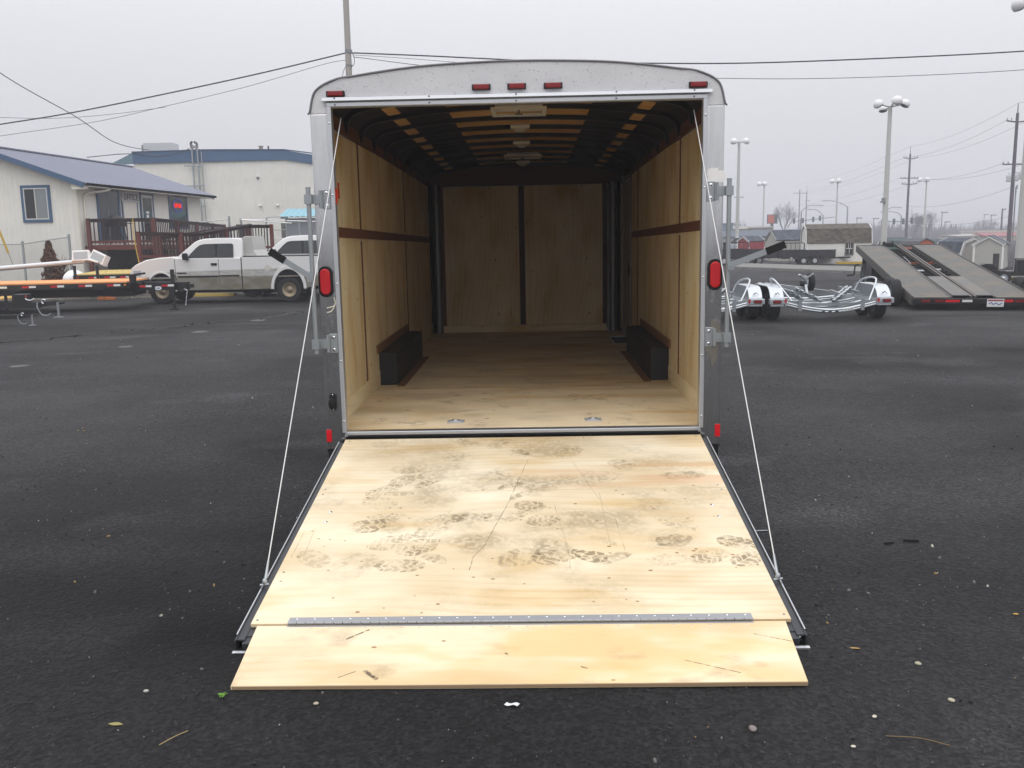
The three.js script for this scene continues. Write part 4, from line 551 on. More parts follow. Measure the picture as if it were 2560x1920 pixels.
{ // dead brown arborvitae by the fence
  const S = thing('dried_shrub', 'dead russet-brown conifer shrub by the chain-link fence', 'shrub', [-17.25, 0, -27]); const r = rng(4), st = [], lf = [];
  for (let i = 0; i < 7; i++) twigs(r, V((r() - 0.5) * 0.5, 0, (r() - 0.5) * 0.3), V((r() - 0.5) * 0.5, 1, (r() - 0.5) * 0.4).normalize(), 0.6, 0.02, 2, st, 0.4);
  const leaf = new THREE.PlaneGeometry(0.05, 0.13); for (let i = 0; i < 3000; i++) { const h = 0.05 + 1.75 * Math.pow(r(), 1.3), w = (0.8 - 0.72 * Math.pow(h / 1.8, 0.8)) * (0.45 + 0.8 * fbm(h * 3, r() * 3, 7)), a = r() * 6.28, q = Math.sqrt(r()) * w; const lean = (h > 1.0 ? -0.12 : 0); lf.push(leaf.clone().rotateX(r() * 3).rotateY(r() * 6).translate(Math.cos(a) * q + lean, h, Math.sin(a) * q * 0.7)); }
  obj('stem', st, mat(0x4a3626, 0.9), S); obj('foliage', lf, mat(0x6b4a33, 0.9, 0, { side: THREE.DoubleSide }), S);
}
// ---- pickup trucks (front towards -x); measured along the side, metres from the ground
const cx = (v) => (v - 1000) * 0.00233, cy = (v) => (957 - v) * 0.00233, P2 = (...a) => a.map(([x, y]) => [cx(x), cy(y)]);
function taper(g, y0, y1, k) { const p = g.attributes.position; for (let i = 0; i < p.count; i++) { const t = clamp((p.getY(i) - y0) / (y1 - y0)); p.setZ(i, p.getZ(i) * (1 - k * t)); } g.computeVertexNormals(); return g; }
const truckPaint = new THREE.MeshPhysicalMaterial({ color: 0xcfcfcd, roughness: 0.3, clearcoat: 0.7, clearcoatRoughness: 0.12 });
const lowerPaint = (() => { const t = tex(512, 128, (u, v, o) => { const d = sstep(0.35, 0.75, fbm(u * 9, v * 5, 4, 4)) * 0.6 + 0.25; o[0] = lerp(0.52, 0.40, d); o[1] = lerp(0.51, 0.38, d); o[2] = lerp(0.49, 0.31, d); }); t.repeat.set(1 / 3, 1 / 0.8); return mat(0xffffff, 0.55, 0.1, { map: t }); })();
function makeTruck(label) {
  const t = thing('pickup_truck', label, 'pickup truck', [-8.7, 0, -20.35]), H = 0.86;
  const arch = (x, y, r, n = 18) => { const p = []; for (let i = 0; i <= n; i++) { const a = Math.PI * (1 - i / n); p.push([cx(x) + Math.cos(a) * r, cy(y) + Math.sin(a) * r * 1.27]); } return p; };
  // lower body with real wheel openings: upper painted part and soiled lower part
  const split = 640;
  const upper = shapeOf([...P2([-30, 640]), ...P2([130, 640]).slice(0, 0), ...arch(320, 800, 0.41).filter((p) => p[1] > cy(640)), ...P2([1000, 640]), ...arch(1860, 790, 0.45).filter((p) => p[1] > cy(640)), ...P2([2390, 640], [2395, 410], [1310, 412], [1300, 425], [520, 420], [470, 405], [300, 416], [150, 440], [30, 492], [-20, 530], [-42, 580])]);
  obj('body', [new THREE.ExtrudeGeometry(upper, { depth: 2 * H - 0.1, bevelEnabled: true, bevelSize: 0.03, bevelThickness: 0.05, bevelSegments: 4 }).translate(0, 0, -H + 0.05)], truckPaint, t);
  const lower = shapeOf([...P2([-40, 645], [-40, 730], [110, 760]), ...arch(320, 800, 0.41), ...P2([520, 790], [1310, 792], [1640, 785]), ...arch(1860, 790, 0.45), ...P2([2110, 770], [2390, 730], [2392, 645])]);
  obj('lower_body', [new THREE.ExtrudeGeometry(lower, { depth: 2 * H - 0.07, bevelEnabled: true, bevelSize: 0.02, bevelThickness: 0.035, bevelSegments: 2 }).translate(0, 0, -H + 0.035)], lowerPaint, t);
  const y0 = cy(420), y1 = cy(192);
  const cab = prism(P2([520, 425], [560, 385], [740, 235], [790, 212], [860, 198], [1000, 192], [1180, 193], [1285, 202], [1300, 240], [1300, 425]), 2 * H - 0.12, 0.03).translate(0, 0, -H + 0.06);
  obj('cab', [taper(cab, y0, y1, 0.15)], truckPaint, t);
  const face = (pts, out, m, name, y) => { for (const s of [1, -1]) { const g = prism(P2(...pts), 0.012, 0.003).translate(0, 0, s > 0 ? H - 0.018 + out : -H + 0.006 - out); obj(name, [taper(g, y0, y1, 0.15)], m, t); } };
  face([[655, 412], [690, 362], [760, 292], [800, 262], [850, 250], [985, 247], [985, 412]], 0.0, M.glass, 'side_window'); face([[1012, 247], [1185, 247], [1202, 262], [1208, 412], [1012, 412]], 0, M.glass, 'side_window');
  for (const s of [1, -1]) obj('door_pillar', [taper(bx(cx(1012) - cx(985), cy(247) - cy(412), 0.012, (cx(1012) + cx(985)) / 2, (cy(247) + cy(412)) / 2, s * (H - 0.011)), y0, y1, 0.15)], M.blackMatt, t);
  obj('windshield', [taper(slab([[cx(545), cy(398), H - 0.12], [cx(545), cy(398), -H + 0.12], [cx(742), cy(245), -H + 0.12], [cx(742), cy(245), H - 0.12]], [-0.62, 0.78, 0], 0.02).translate(-0.035, 0.035, 0), y0, y1, 0.12)], M.glass, t);
  obj('rear_window', [bx(0.02, 0.4, 1.2, cx(1315), cy(320), 0)], M.glass, t);
  for (const s of [1, -1]) {
    obj('door_gap', [bx(0.012, cy(415) - cy(780), 0.006, cx(500), (cy(430) + cy(780)) / 2, s * (H + 0.001))], M.blackMatt, t); obj('door_gap', [bx(0.01, cy(425) - cy(720), 0.006, cx(1027), (cy(425) + cy(720)) / 2, s * (H + 0.001))], M.blackMatt, t); obj('bed_gap', [bx(0.025, cy(410) - cy(785), 0.01, cx(1302), (cy(410) + cy(785)) / 2, s * (H + 0.001))], M.blackMatt, t);
    obj('side_moulding', [rb(cx(1020) - cx(532), 0.042, 0.02, 0.008, (cx(1020) + cx(532)) / 2, cy(630), s * (H + 0.008)), rb(cx(1270) - cx(1034), 0.036, 0.02, 0.008, (cx(1270) + cx(1034)) / 2, cy(626), s * (H + 0.008))], M.blackMatt, t);
    obj('door_handle', [rb(0.17, 0.065, 0.03, 0.012, cx(972), cy(488), s * (H + 0.012))], M.blackMatt, t); obj('badge', [rb(0.26, 0.035, 0.012, 0.005, cx(577), cy(589), s * (H + 0.005))], M.black, t);
    obj('mirror', [rb(0.12, 0.19, 0.2, 0.04, cx(645), cy(392), s * (H + 0.1)), bx(0.05, 0.05, 0.14, cx(660), cy(425), s * (H + 0.02))], M.blackMatt, t);
    obj('fender_flare', [prism([...arch(1860, 790, 0.49), ...arch(1860, 790, 0.43).reverse()], 0.05, 0.01).translate(0, 0, s > 0 ? H - 0.03 : -H - 0.02), prism([...arch(320, 800, 0.425), ...arch(320, 800, 0.40).reverse()], 0.03, 0.01).translate(0, 0, s > 0 ? H - 0.02 : -H - 0.01)], truckPaint, t);
    obj('headlamp', [rb(0.22, 0.18, 0.28, 0.03, cx(38), cy(580), s * (H - 0.128))], mat(0x9da2a5, 0.12), t); obj('wheel_well', [bx(0.86, 0.66, 0.4, cx(320), 0.62, s * (H - 0.3)), bx(0.9, 0.72, 0.4, cx(1860), 0.64, s * (H - 0.3))], M.blackMatt, t);
    for (const x of [320, 1860]) { const w = obj('wheel', [lathe([[0.2, -0.1], [0.31, -0.115], [0.345, -0.09], [0.352, -0.04], [0.352, 0.04], [0.345, 0.09], [0.31, 0.115], [0.2, 0.1]], 30).rotateX(Math.PI / 2).translate(cx(x), 0.352, s * (H - 0.11))], M.tyre, t); obj('rim', [lathe([[0, 0.06], [0.05, 0.07], [0.06, 0.03], [0.12, 0.02], [0.155, 0.06], [0.2, 0.085], [0.205, 0.06], [0.17, -0.05], [0, -0.05]], 24).rotateX(s * Math.PI / 2).translate(cx(x), 0.352, s * (H - 0.09))], mat(0x8a7d68, 0.5, 0.6), w); }
  }
  obj('fuel_cap', [rod([cx(1615), cy(540), H], [cx(1615), cy(540), H + 0.006], 0.085, 0.085, 20)], mat(0xbdbab2, 0.5), t);
  obj('bed_rail', [bx(cx(2390) - cx(1320), 0.03, 0.12, (cx(2390) + cx(1320)) / 2, cy(402), H - 0.06), bx(cx(2390) - cx(1320), 0.03, 0.12, (cx(2390) + cx(1320)) / 2, cy(402), -H + 0.06)], M.blackMatt, t);
  obj('grille', [bx(0.05, 0.2, 1.1, cx(-45), cy(590), 0)], M.black, t); obj('grille_surround', [pipe([[cx(-52), cy(535), -0.62], [cx(-58), cy(538), 0], [cx(-52), cy(535), 0.62], [cx(-30), cy(545), 0.8], [cx(-25), cy(620), 0.82]], 0.022, 8, 50)], M.chrome, t); obj('bumper', [rb(0.2, 0.26, 1.84, 0.05, cx(-58), cy(700), 0)], M.steel, t); obj('rear_bumper', [rb(0.16, 0.2, 1.8, 0.04, cx(2420), cy(720), 0)], M.chrome, t);
  obj('underbody', [bx(4.3, 0.2, 1.2, cx(1100), 0.4, 0), bx(0.05, 0.1, 1.4, cx(1570), 0.3, 0)], M.blackMatt, t);
  return t;
}
const truckA = makeTruck('mud-splashed white extended-cab pickup in full side view beside the black flatbed trailer');
obj('cargo_bulkhead', [taper(prism(P2([1306, 408], [1306, 190], [1330, 172], [1405, 170], [1418, 330], [1470, 400]), 1.2, 0.02).translate(0, 0, -0.6), 0, 9, 0)], mat(0xa9a8a4, 0.4, 0), truckA, { label: 'pale bulkhead standing in the bed behind the cab' });
const truckB = copy(truckA, 'second white pickup, partly hidden behind the mud-splashed one and the enclosed trailer', [-6.95, 0, -23.1]); truckB.scale.setScalar(1.03); truckB.children.filter((c) => c.name === 'cargo_bulkhead').forEach((c) => truckB.remove(c));
// ---- flatbed trailers
const planks = (seed, tint) => { const t = plyTex(512, 512, 2.4, 2.4, seed, { knots: 20, tint }); t.repeat.set(1 / 2.4, 1 / 2.4); return t; };
const tapeRed = shared(bx(0.16, 0.05, 0.004)), tapeWhite = shared(bx(0.16, 0.05, 0.004)); M.tapeRed = mat(0xb8121c, 0.4); M.tapeWhite = mat(0xd9d9d6, 0.4);
function chain(pts, r = 0.011) { const c = new THREE.CatmullRomCurve3(pts.map((p) => V(...p))), n = Math.round(c.getLength() / 0.034), g = []; for (let i = 0; i < n; i++) { const p = c.getPointAt((i + 0.5) / n), q = c.getTangentAt((i + 0.5) / n); const k = new THREE.TorusGeometry(0.014, 0.005, 5, 8).scale(1, 1.5, 1).rotateY(i % 2 ? Math.PI / 2 : 0); k.applyQuaternion(new THREE.Quaternion().setFromUnitVectors(V(0, 1, 0), q)); g.push(k.translate(p.x, p.y, p.z)); } return g; }
{
  const A = thing('flatbed_trailer', 'long black deck-over flatbed trailer with orange plank deck in front of the truck', 'trailer');
  const nP = 11, z0 = -17.14, z1 = -19.2, w = (z0 - z1) / nP, pm = [0, 1, 2].map((i) => mat(0xffffff, 0.7, 0, { map: planks(71, [0.97, 0.73 + i * 0.015, 0.56 + i * 0.01]) }));
  const board = [0, 1, 2].map((i) => shared(rb(9, 0.04, w - 0.008, 0.004, -14.7 + i * 0.003, 0, 0)));
  for (let i = 0; i < nP; i++) piece('deck_plank', board[i % 3], pm[i % 3], A, [0, 0.735 + (i % 2) * 0.002, z0 - w * (i + 0.5)]);
  obj('side_rail', [bx(9.02, 0.13, 0.06, -14.7, 0.655, z0 + 0.02), bx(9.02, 0.13, 0.06, -14.7, 0.655, z1 - 0.02), bx(0.06, 0.13, 2.06, -10.17, 0.655, -18.17)], M.black, A);
  obj('main_beam', [bx(8.0, 0.26, 0.1, -14.2, 0.48, -17.75), bx(8.0, 0.26, 0.1, -14.2, 0.48, -18.95)], M.black, A);
  obj('tongue', [bar([-10.6, 0.58, -17.75], [-8.75, 0.6, -17.25], 0.1, 0.2), bar([-10.6, 0.58, -18.95], [-8.75, 0.6, -17.35], 0.1, 0.2)], M.black, A);
  obj('front_stop', [bx(0.05, 0.05, 0.55, -10.12, 0.9, -17.4), ...[-17.18, -17.4, -17.62].map((z) => bx(0.05, 0.24, 0.05, -10.12, 0.8, z)), bar([-10.1, 0.9, -17.18], [-9.75, 0.95, -17.16], 0.05, 0.05)], M.black, A);
  obj('jack', [rod([-9.1, 0.03, -17.22], [-9.1, 0.6, -17.22], 0.04), rb(0.09, 0.42, 0.09, 0.01, -9.1, 0.82, -17.22), bx(0.22, 0.025, 0.16, -9.1, 0.014, -17.22), rod([-9.05, 0.9, -17.2], [-8.98, 0.76, -17.12], 0.012)], M.black, A);
  obj('coupler', [rod([-8.8, 0.6, -17.3], [-8.6, 0.6, -17.3], 0.05), bx(0.14, 0.1, 0.12, -8.68, 0.6, -17.3)], M.black, A);
  obj('safety_chain', chain([[-8.82, 0.52, -17.15], [-8.75, 0.5, -17.12], [-8.77, 0.3, -17.12], [-8.8, 0.1, -17.12]]), M.chrome, A);
  for (const x of [-13.3, -12.62, -11.95, -11.28, -10.6]) { piece('red_tape', tapeRed, M.tapeRed, A, [x, 0.665, z0 + 0.053]); piece('white_tape', tapeWhite, M.tapeWhite, A, [x + 0.165, 0.665, z0 + 0.053]); }
  for (const [x, y] of [[-9.84, 0.615], [-9.28, 0.625]]) { piece('red_tape', tapeRed, M.tapeRed, A, [x, y, -17.16 + (x + 9.84) * 0.1]).rotation.y = -0.26; piece('white_tape', tapeWhite, M.tapeWhite, A, [x + 0.155, y + 0.004, -17.145 + (x + 9.84) * 0.12]).rotation.y = -0.26; }
  const ov = obj('maker_badge', [prism(stadium(0.09, 0.17), 0.006).rotateZ(Math.PI / 2).rotateY(-0.26).translate(-9.44, 0.565, -17.2 + 0.1)], M.white, A); obj('badge_mark', [bx(0.1, 0.025, 0.003, 0, 0, 0, 0, -0.26).translate(-9.44, 0.565, -17.09)], mat(0x3a5aa0, 0.5), ov);
  obj('decal', [bx(0.3, 0.03, 0.004, -11.1, 0.545, -17.695)], mat(0x55575a, 0.5), A);
  obj('amber_lamp', [rb(0.05, 0.04, 0.02, 0.008, -10.24, 0.665, z0 + 0.058)], M.amber, A);
  A.rotation.y = 0.16; { const p = V(-10.17, 0, -17.14), q = p.clone().applyAxisAngle(V(0, 1, 0), 0.16); A.position.copy(p.sub(q)); }
  for (const z of [-17.5, -18.9]) for (const x of [-15.6, -14.7]) { const wv = obj('wheel', [lathe([[0.18, -0.1], [0.3, -0.11], [0.36, -0.08], [0.365, 0.06], [0.3, 0.11], [0.18, 0.1]], 24).rotateX(Math.PI / 2).translate(x, 0.365, z)], M.tyre, A); obj('rim', [lathe([[0, 0.05], [0.17, 0.07], [0.19, -0.05], [0, -0.05]], 18).rotateX(Math.PI / 2).translate(x, 0.365, z)], M.greyLight, wv); }
}
{
  const B = thing('flatbed_trailer', 'short black flatbed with yellow-green plank deck, beyond the orange-decked one', 'trailer', [-13.25, 0, -22.5], 0.28);
  const pm = mat(0xffffff, 0.75, 0, { map: planks(81, [0.82, 0.8, 0.58]) }), g = shared(rb(0.175, 0.04, 4.6, 0.004));
  for (let i = 0; i < 10; i++) piece('deck_plank', g, pm, B, [-0.81 + i * 0.18, 0.755, -2.3]);
  obj('frame', [bx(1.86, 0.14, 0.05, 0, 0.675, 0.03), bx(0.05, 0.14, 4.6, -0.92, 0.675, -2.3), bx(0.05, 0.14, 4.6, 0.92, 0.675, -2.3), bx(0.1, 0.2, 4.4, -0.5, 0.55, -2.3), bx(0.1, 0.2, 4.4, 0.5, 0.55, -2.3), bx(1.6, 0.1, 0.08, 0, 0.5, 0.0)], M.black, B);
  for (const x of [-0.42, 0.04, 0.5]) { piece('red_tape', tapeRed, M.tapeRed, B, [x, 0.665, 0.058]); piece('white_tape', tapeWhite, M.tapeWhite, B, [x + 0.165, 0.665, 0.058]); } obj('marker_lamp', [rb(0.07, 0.05, 0.02, 0.01, -0.8, 0.68, 0.062)], M.red, B);
  for (const s of [-1, 1]) for (const z of [-1.6, -2.4]) { const w = obj('wheel', [lathe([[0.15, -0.09], [0.3, -0.09], [0.33, 0], [0.3, 0.09], [0.15, 0.09]], 20).rotateZ(Math.PI / 2).translate(s * 0.72, 0.33, z)], M.tyre, B); obj('rim', [rod([s * 0.78, 0.33, z], [s * 0.83, 0.33, z], 0.15, 0.15, 14)], M.greyLight, w); }
}
function makeTongue(label, at) { // nose of a small equipment trailer
  const C = thing('equipment_trailer', label, 'trailer', at);
  obj('frame', [bar([-3.2, 0.3, 0.45], [-0.55, 0.3, 0.1], 0.08, 0.14), bar([-3.2, 0.3, -0.7], [-0.55, 0.3, -0.05], 0.08, 0.14), bx(2.4, 0.12, 0.08, -4.2, 0.36, 0.45), bx(2.4, 0.12, 0.08, -4.2, 0.36, -1.2), bx(0.08, 0.12, 1.7, -3.0, 0.36, -0.38)], M.black, C);
  obj('coupler', [bar([-0.62, 0.3, 0.02], [-0.1, 0.34, 0.02], 0.11, 0.1), rod([-0.16, 0.33, 0.02], [0.05, 0.35, 0.02], 0.035)], M.black, C);
  obj('safety_chain', chain([[-0.55, 0.36, 0.12], [-0.52, 0.25, 0.18], [-0.42, 0.09, 0.2], [-0.3, 0.06, 0.2], [-0.22, 0.1, 0.18]]), M.galv, C);
  obj('clevis', [new THREE.TorusGeometry(0.05, 0.016, 6, 14, Math.PI * 1.3).rotateZ(0.6).translate(-0.4, 0.38, 0.1)], M.chrome, C);
  obj('jack', [rod([-0.05, 0.02, 0.14], [-0.05, 0.36, 0.14], 0.028)], M.grey, C); obj('jack_foot', [bx(0.2, 0.02, 0.13, -0.05, 0.012, 0.14)], M.galv, C);
  return C;
}
{
  const C = makeTongue('black trailer nose with chain and slanted stop rack, lower left beside the long flatbed', [-11.05, 0, -15.5]);
  const pm = mat(0xffffff, 0.75, 0, { map: planks(91, [0.85, 0.78, 0.52]) }), g = shared(rb(2.4, 0.035, 0.16, 0.004)); for (let i = 0; i < 9; i++) piece('deck_plank', g, pm, C, [-2.65, 0.44, 0.25 - i * 0.17]);
  obj('front_rack', [bar([-1.42, 0.52, 0.28], [-0.92, 0.68, 0.0], 0.05, 0.04), bx(0.05, 0.36, 0.05, -1.4, 0.36, 0.27), bx(0.05, 0.4, 0.05, -1.25, 0.38, 0.18)], M.black, C); obj('toolbox', [rb(0.32, 0.2, 0.3, 0.02, -0.98, 0.46, -0.02)], M.black, C);
  obj('signal_cable', [pipe([[-0.86, 0.5, 0.1], [-0.8, 0.44, 0.12], [-0.68, 0.42, 0.14], [-0.6, 0.46, 0.14]], 0.013, 6, 24)], M.white, C); obj('plug', [rod([-0.9, 0.53, 0.1], [-0.8, 0.5, 0.1], 0.022)], M.red, C);
  const D = makeTongue('lowest black trailer nose at far left, chain reaching the asphalt beside its jack foot', [-10.6, 0, -13.45]); D.scale.setScalar(0.62);
}
{ // toppled parking lot light lying across the flatbed
  const L = thing('fallen_light_pole', 'toppled white light pole with two boxy lamp heads lying across the flatbed deck', 'light pole');
  obj('pole', [rod([-18.5, 0.36 + 0.45, -19.0], [-12.25, 1.24, -19.2], 0.08, 0.062, 18)], mat(0xc9ccce, 0.35, 0.3), L);
  obj('arm', [pipe([[-12.35, 1.23, -19.2], [-12.15, 1.28, -19.15], [-11.95, 1.24, -19.1], [-11.8, 1.2, -19.05]], 0.03, 8, 24)], M.white, L);
  for (const [x, y, rz, ry] of [[-12.33, 1.4, 0.12, 0.25], [-11.87, 1.35, -0.45, -0.1]]) { const h = new THREE.Group(); h.name = 'lamp_head'; h.position.set(x, y, -19.15); h.rotation.set(-0.3, ry, rz); L.add(h); obj('housing', [prism([[-0.22, -0.13], [0.22, -0.13], [0.2, 0.13], [-0.2, 0.13]], 0.2, 0.02).translate(0, 0, -0.22)], M.white, h); obj('lens', [rb(0.36, 0.2, 0.01, 0.004, 0, 0, 0.005)], mat(0x9da3a6, 0.15), h); }
  for (const x of [-12.58, -11.95]) obj('prop', [bx(0.06, 0.36, 0.06, x, 0.94, -19.25)], M.black, L);
}
{ const b = thing('white_tank', 'round-ended white tank beside the yellow-green trailer deck', 'tank', [-14.8, -0.05, -23.6]); obj('shell', [new THREE.SphereGeometry(0.31, 24, 16).scale(1, 1, 1.6).translate(0, 0.62, 0)], M.white, b); obj('cradle', [bx(0.5, 0.36, 0.12, 0, 0.18, 0.25), bx(0.5, 0.36, 0.12, 0, 0.18, -0.3)], M.blackMatt, b); }
tag(obj('wood_block', [rb(0.26, 0.09, 0.12, 0.01, -13.15, 0.045, -21.95, 0, 0.2), rb(0.3, 0.08, 0.12, 0.01, -12.86, 0.04, -21.85, 0, -0.15), rb(0.2, 0.06, 0.1, 0.01, -12.98, 0.105, -21.9, 0, 0.1)], mat(0xa8602c, 0.85)), 'orange-brown wood blocks on the gravel edge under the long flatbed', 'wood block');
{ const p = tag(obj('parking_bumper', [prism([[-0.1, 0], [0.1, 0], [0.07, 0.08], [-0.07, 0.08]], 1.7, 0.01).rotateY(Math.PI / 2 - 0.1).translate(-11, 0.01, -23.0)], mat(0xa08a45, 0.9)), 'faded yellow concrete parking bumper beneath the mud-splashed pickup', 'parking bumper'); }
// ---------------------------------------------------------------- right: boat trailers, tilt-deck trailer, sheds, utility trailers
function tyreSet(parent, x, y, z, r, w, axis = 'x', rimMat = M.greyLight, side = 1) {
  const turn = (g) => (axis === 'x' ? g.rotateZ(-Math.PI / 2) : g.rotateX(Math.PI / 2));
  const t = obj('wheel', [turn(lathe([[r * 0.55, -w * 0.45], [r * 0.88, -w * 0.5], [r * 0.98, -w * 0.38], [r, -w * 0.1], [r, w * 0.1], [r * 0.98, w * 0.38], [r * 0.88, w * 0.5], [r * 0.55, w * 0.45]], 28)).translate(x, y, z)], M.tyre, parent);
  obj('rim', [turn(lathe([[0, w * 0.4], [r * 0.15, w * 0.44], [r * 0.2, w * 0.2], [r * 0.45, w * 0.25], [r * 0.56, w * 0.46], [r * 0.58, -w * 0.46], [r * 0.45, -w * 0.25], [r * 0.2, -w * 0.2], [r * 0.15, -w * 0.44], [0, -w * 0.4]], 20)).translate(x, y, z)], rimMat, t);
}
M.alumBright = mat(0xbfc4c7, 0.33, 0.75); M.alumDull = mat(0x979ca0, 0.42, 0.7);
const boatA = (() => {
  const t = thing('boat_trailer', 'bare aluminium boat trailer with both wheels in view, left of the tilt-deck trailer', 'boat trailer', [5.87, 0, -11.9], 0, 'aluminium boat trailers');
  for (const s of [-1, 1]) {
    const x = s * 1.03;
    // fender: a long rounded shell over both wheels
    const f = []; for (let i = 0; i <= 22; i++) { const a = i / 22; let z, y; if (a < 0.3) { const k = a / 0.3 * Math.PI / 2; z = 0.02 - 0.36 * (1 - Math.cos(k)); y = 0.3 + 0.37 * Math.sin(k); } else if (a > 0.7) { const k = (a - 0.7) / 0.3 * Math.PI / 2; z = -1.15 - 0.36 * Math.sin(k); y = 0.3 + 0.37 * Math.cos(k); } else { z = lerp(-0.34, -1.15, (a - 0.3) / 0.4); y = 0.67; } f.push([z, y]); }
    const inner = f.map(([z, y]) => [lerp(z, -0.75, 0.02), y - 0.012]).reverse();
    const fd = obj('fender', [prism([...f, ...inner], 0.25, 0.006).rotateY(-Math.PI / 2).translate(x + 0.125, 0, 0)].map((g) => g), M.alumBright, t);
    obj('fender_skirt', [prism([...f, [-1.5, 0.3], [0, 0.3]], 0.006).rotateY(-Math.PI / 2).translate(x - s * 0.125, 0, 0)], M.alumDull, fd);
    obj('peak_logo', [prism([[-0.06, 0], [-0.03, 0.05], [-0.015, 0.03], [0.005, 0.062], [0.06, 0], [0.05, 0], [0.005, 0.045], [-0.014, 0.012], [-0.03, 0.03], [-0.05, 0]], 0.003).rotateX(-0.12).translate(x, 0.505, 0.0)], M.blackMatt, fd);
    for (const z of [-0.36, -1.12]) tyreSet(t, x, 0.29, z, 0.29, 0.2, 'x', mat(0x55585b, 0.5, 0.5));
    obj('fender_box', [rb(0.3, 0.1, 0.12, 0.01, x + s * 0.01, 0.385, 0.03), bx(0.27, 0.012, 0.16, x, 0.44, 0.0)], M.alumBright, t);
    const l = obj('tail_lamp', [prism(stadium(0.06, 0.16), 0.01, 0.004).rotateZ(Math.PI / 2).translate(x + s * 0.02, 0.385, 0.09)], M.black, t); obj('lens', [prism(stadium(0.044, 0.138), 0.012, 0.003).rotateZ(Math.PI / 2).translate(x + s * 0.02, 0.385, 0.096)], M.redDeep, l);
    obj('reflector', [bx(0.035, 0.07, 0.006, x - s * 0.14, 0.4, 0.095)], M.red, t);
    obj('frame_rail', [bar([s * 0.86, 0.36, 0.05], [s * 0.86, 0.36, -2.2], 0.06, 0.12), bar([s * 0.86, 0.36, -2.2], [s * 0.06, 0.42, -5.2], 0.06, 0.12)], M.alumBright, t);
    obj('guide', [pipe([[s * 0.74, 0.38, 0.0], [s * 0.97, 0.74, -0.3], [s * 1.0, 0.79, -0.42], [s * 0.98, 0.79, -0.75], [s * 0.9, 0.72, -0.95], [s * 0.75, 0.4, -1.0]], 0.018, 8, 40)], M.alumBright, t);
    obj('rear_bracket', [bx(0.07, 0.22, 0.02, s * 0.6, 0.31, 0.06), bx(0.22, 0.1, 0.03, s * 0.72, 0.35, 0.03)], M.alumDull, t);
    const bk = obj('bunk', [bar([s * 0.12, 0.36, -0.2], [s * 0.55, 0.58, -0.55], 0.07, 0.05), bar([s * 0.3, 0.36, -0.8], [s * 0.72, 0.56, -1.2], 0.07, 0.05), bar([s * 0.3, 0.47, -0.1], [s * 0.42, 0.5, -1.3], 0.04, 0.05), bar([s * 0.62, 0.53, -0.25], [s * 0.62, 0.56, -1.4], 0.04, 0.05)], M.alumDull, t);
    const rl = shared(rod([-0.035, 0, 0], [0.035, 0, 0], 0.03, 0.03, 10)); for (let i = 0; i < 5; i++) { piece('roller', rl, M.galv, bk, [s * (0.22 + i * 0.075), 0.44 + i * 0.04, -0.22 - i * 0.06], [0, 0, s * 0.47]); piece('roller', rl, M.galv, bk, [s * (0.38 + i * 0.075), 0.43 + i * 0.036, -0.85 - i * 0.07], [0, 0, s * 0.47]); }
  }
  for (const [z, d] of [[0.03, 0.15], [-0.5, 0.13], [-1.05, 0.11], [-1.9, 0.06]]) { const p = []; for (let i = 0; i <= 12; i++) { const u = i / 6 - 1; p.push([u * 0.86, 0.36 - d * (1 - Math.pow(Math.abs(u), 1.6)), z]); } obj('crossmember', [pipe(p, 0.026, 8, 40), pipe(p.map((q) => [q[0], q[1] - 0.04, q[2]]), 0.024, 8, 40)], M.alumBright, t); }
  obj('axle', [bx(1.8, 0.06, 0.06, 0, 0.29, -0.36), bx(1.8, 0.06, 0.06, 0, 0.29, -1.12)], M.galv, t);
  for (const x of [-0.13, 0.0, 0.13]) obj('marker_lamp', [rb(0.06, 0.022, 0.014, 0.005, x - 0.02, 0.185, 0.07)], M.blackMatt, t);
  const pl = obj('number_plate', [bx(0.2, 0.055, 0.004, 0.33, 0.225, 0.075, 0, 0, 0.16)], M.white, t); obj('plate_print', [...[-0.07, -0.045, -0.01, 0.02, 0.05, 0.075].map((d) => bx(0.014, 0.034, 0.003, 0.33 + d, 0.225 + d * 0.16, 0.078, 0, 0, 0.16))], M.grey, pl);
  const w = obj('winch_post', [bx(0.1, 0.5, 0.08, 0.3, 0.5, -2.75), bar([0.3, 0.34, -2.5], [0.3, 0.72, -2.8], 0.05, 0.05)], M.galv, t); obj('bow_stop', [bar([0.3, 0.68, -2.7], [0.15, 0.78, -2.62], 0.06, 0.03), bar([0.3, 0.68, -2.7], [0.45, 0.8, -2.62], 0.06, 0.03)], M.alumBright, w); obj('winch', [rod([0.2, 0.58, -2.7], [0.32, 0.58, -2.7], 0.06, 0.06, 14)], M.black, w);
  tyreSet(t, 0.47, 0.6, -2.9, 0.2, 0.14, 'x');
  obj('coupler', [rod([0, 0.42, -5.1], [0, 0.42, -5.6], 0.05)], M.galv, t);
  return t;
})();
copy(boatA, 'aluminium boat trailer half hidden behind the enclosed trailer, only its right fender in view', [3.42, 0, -12.0], 0, 'aluminium boat trailers');
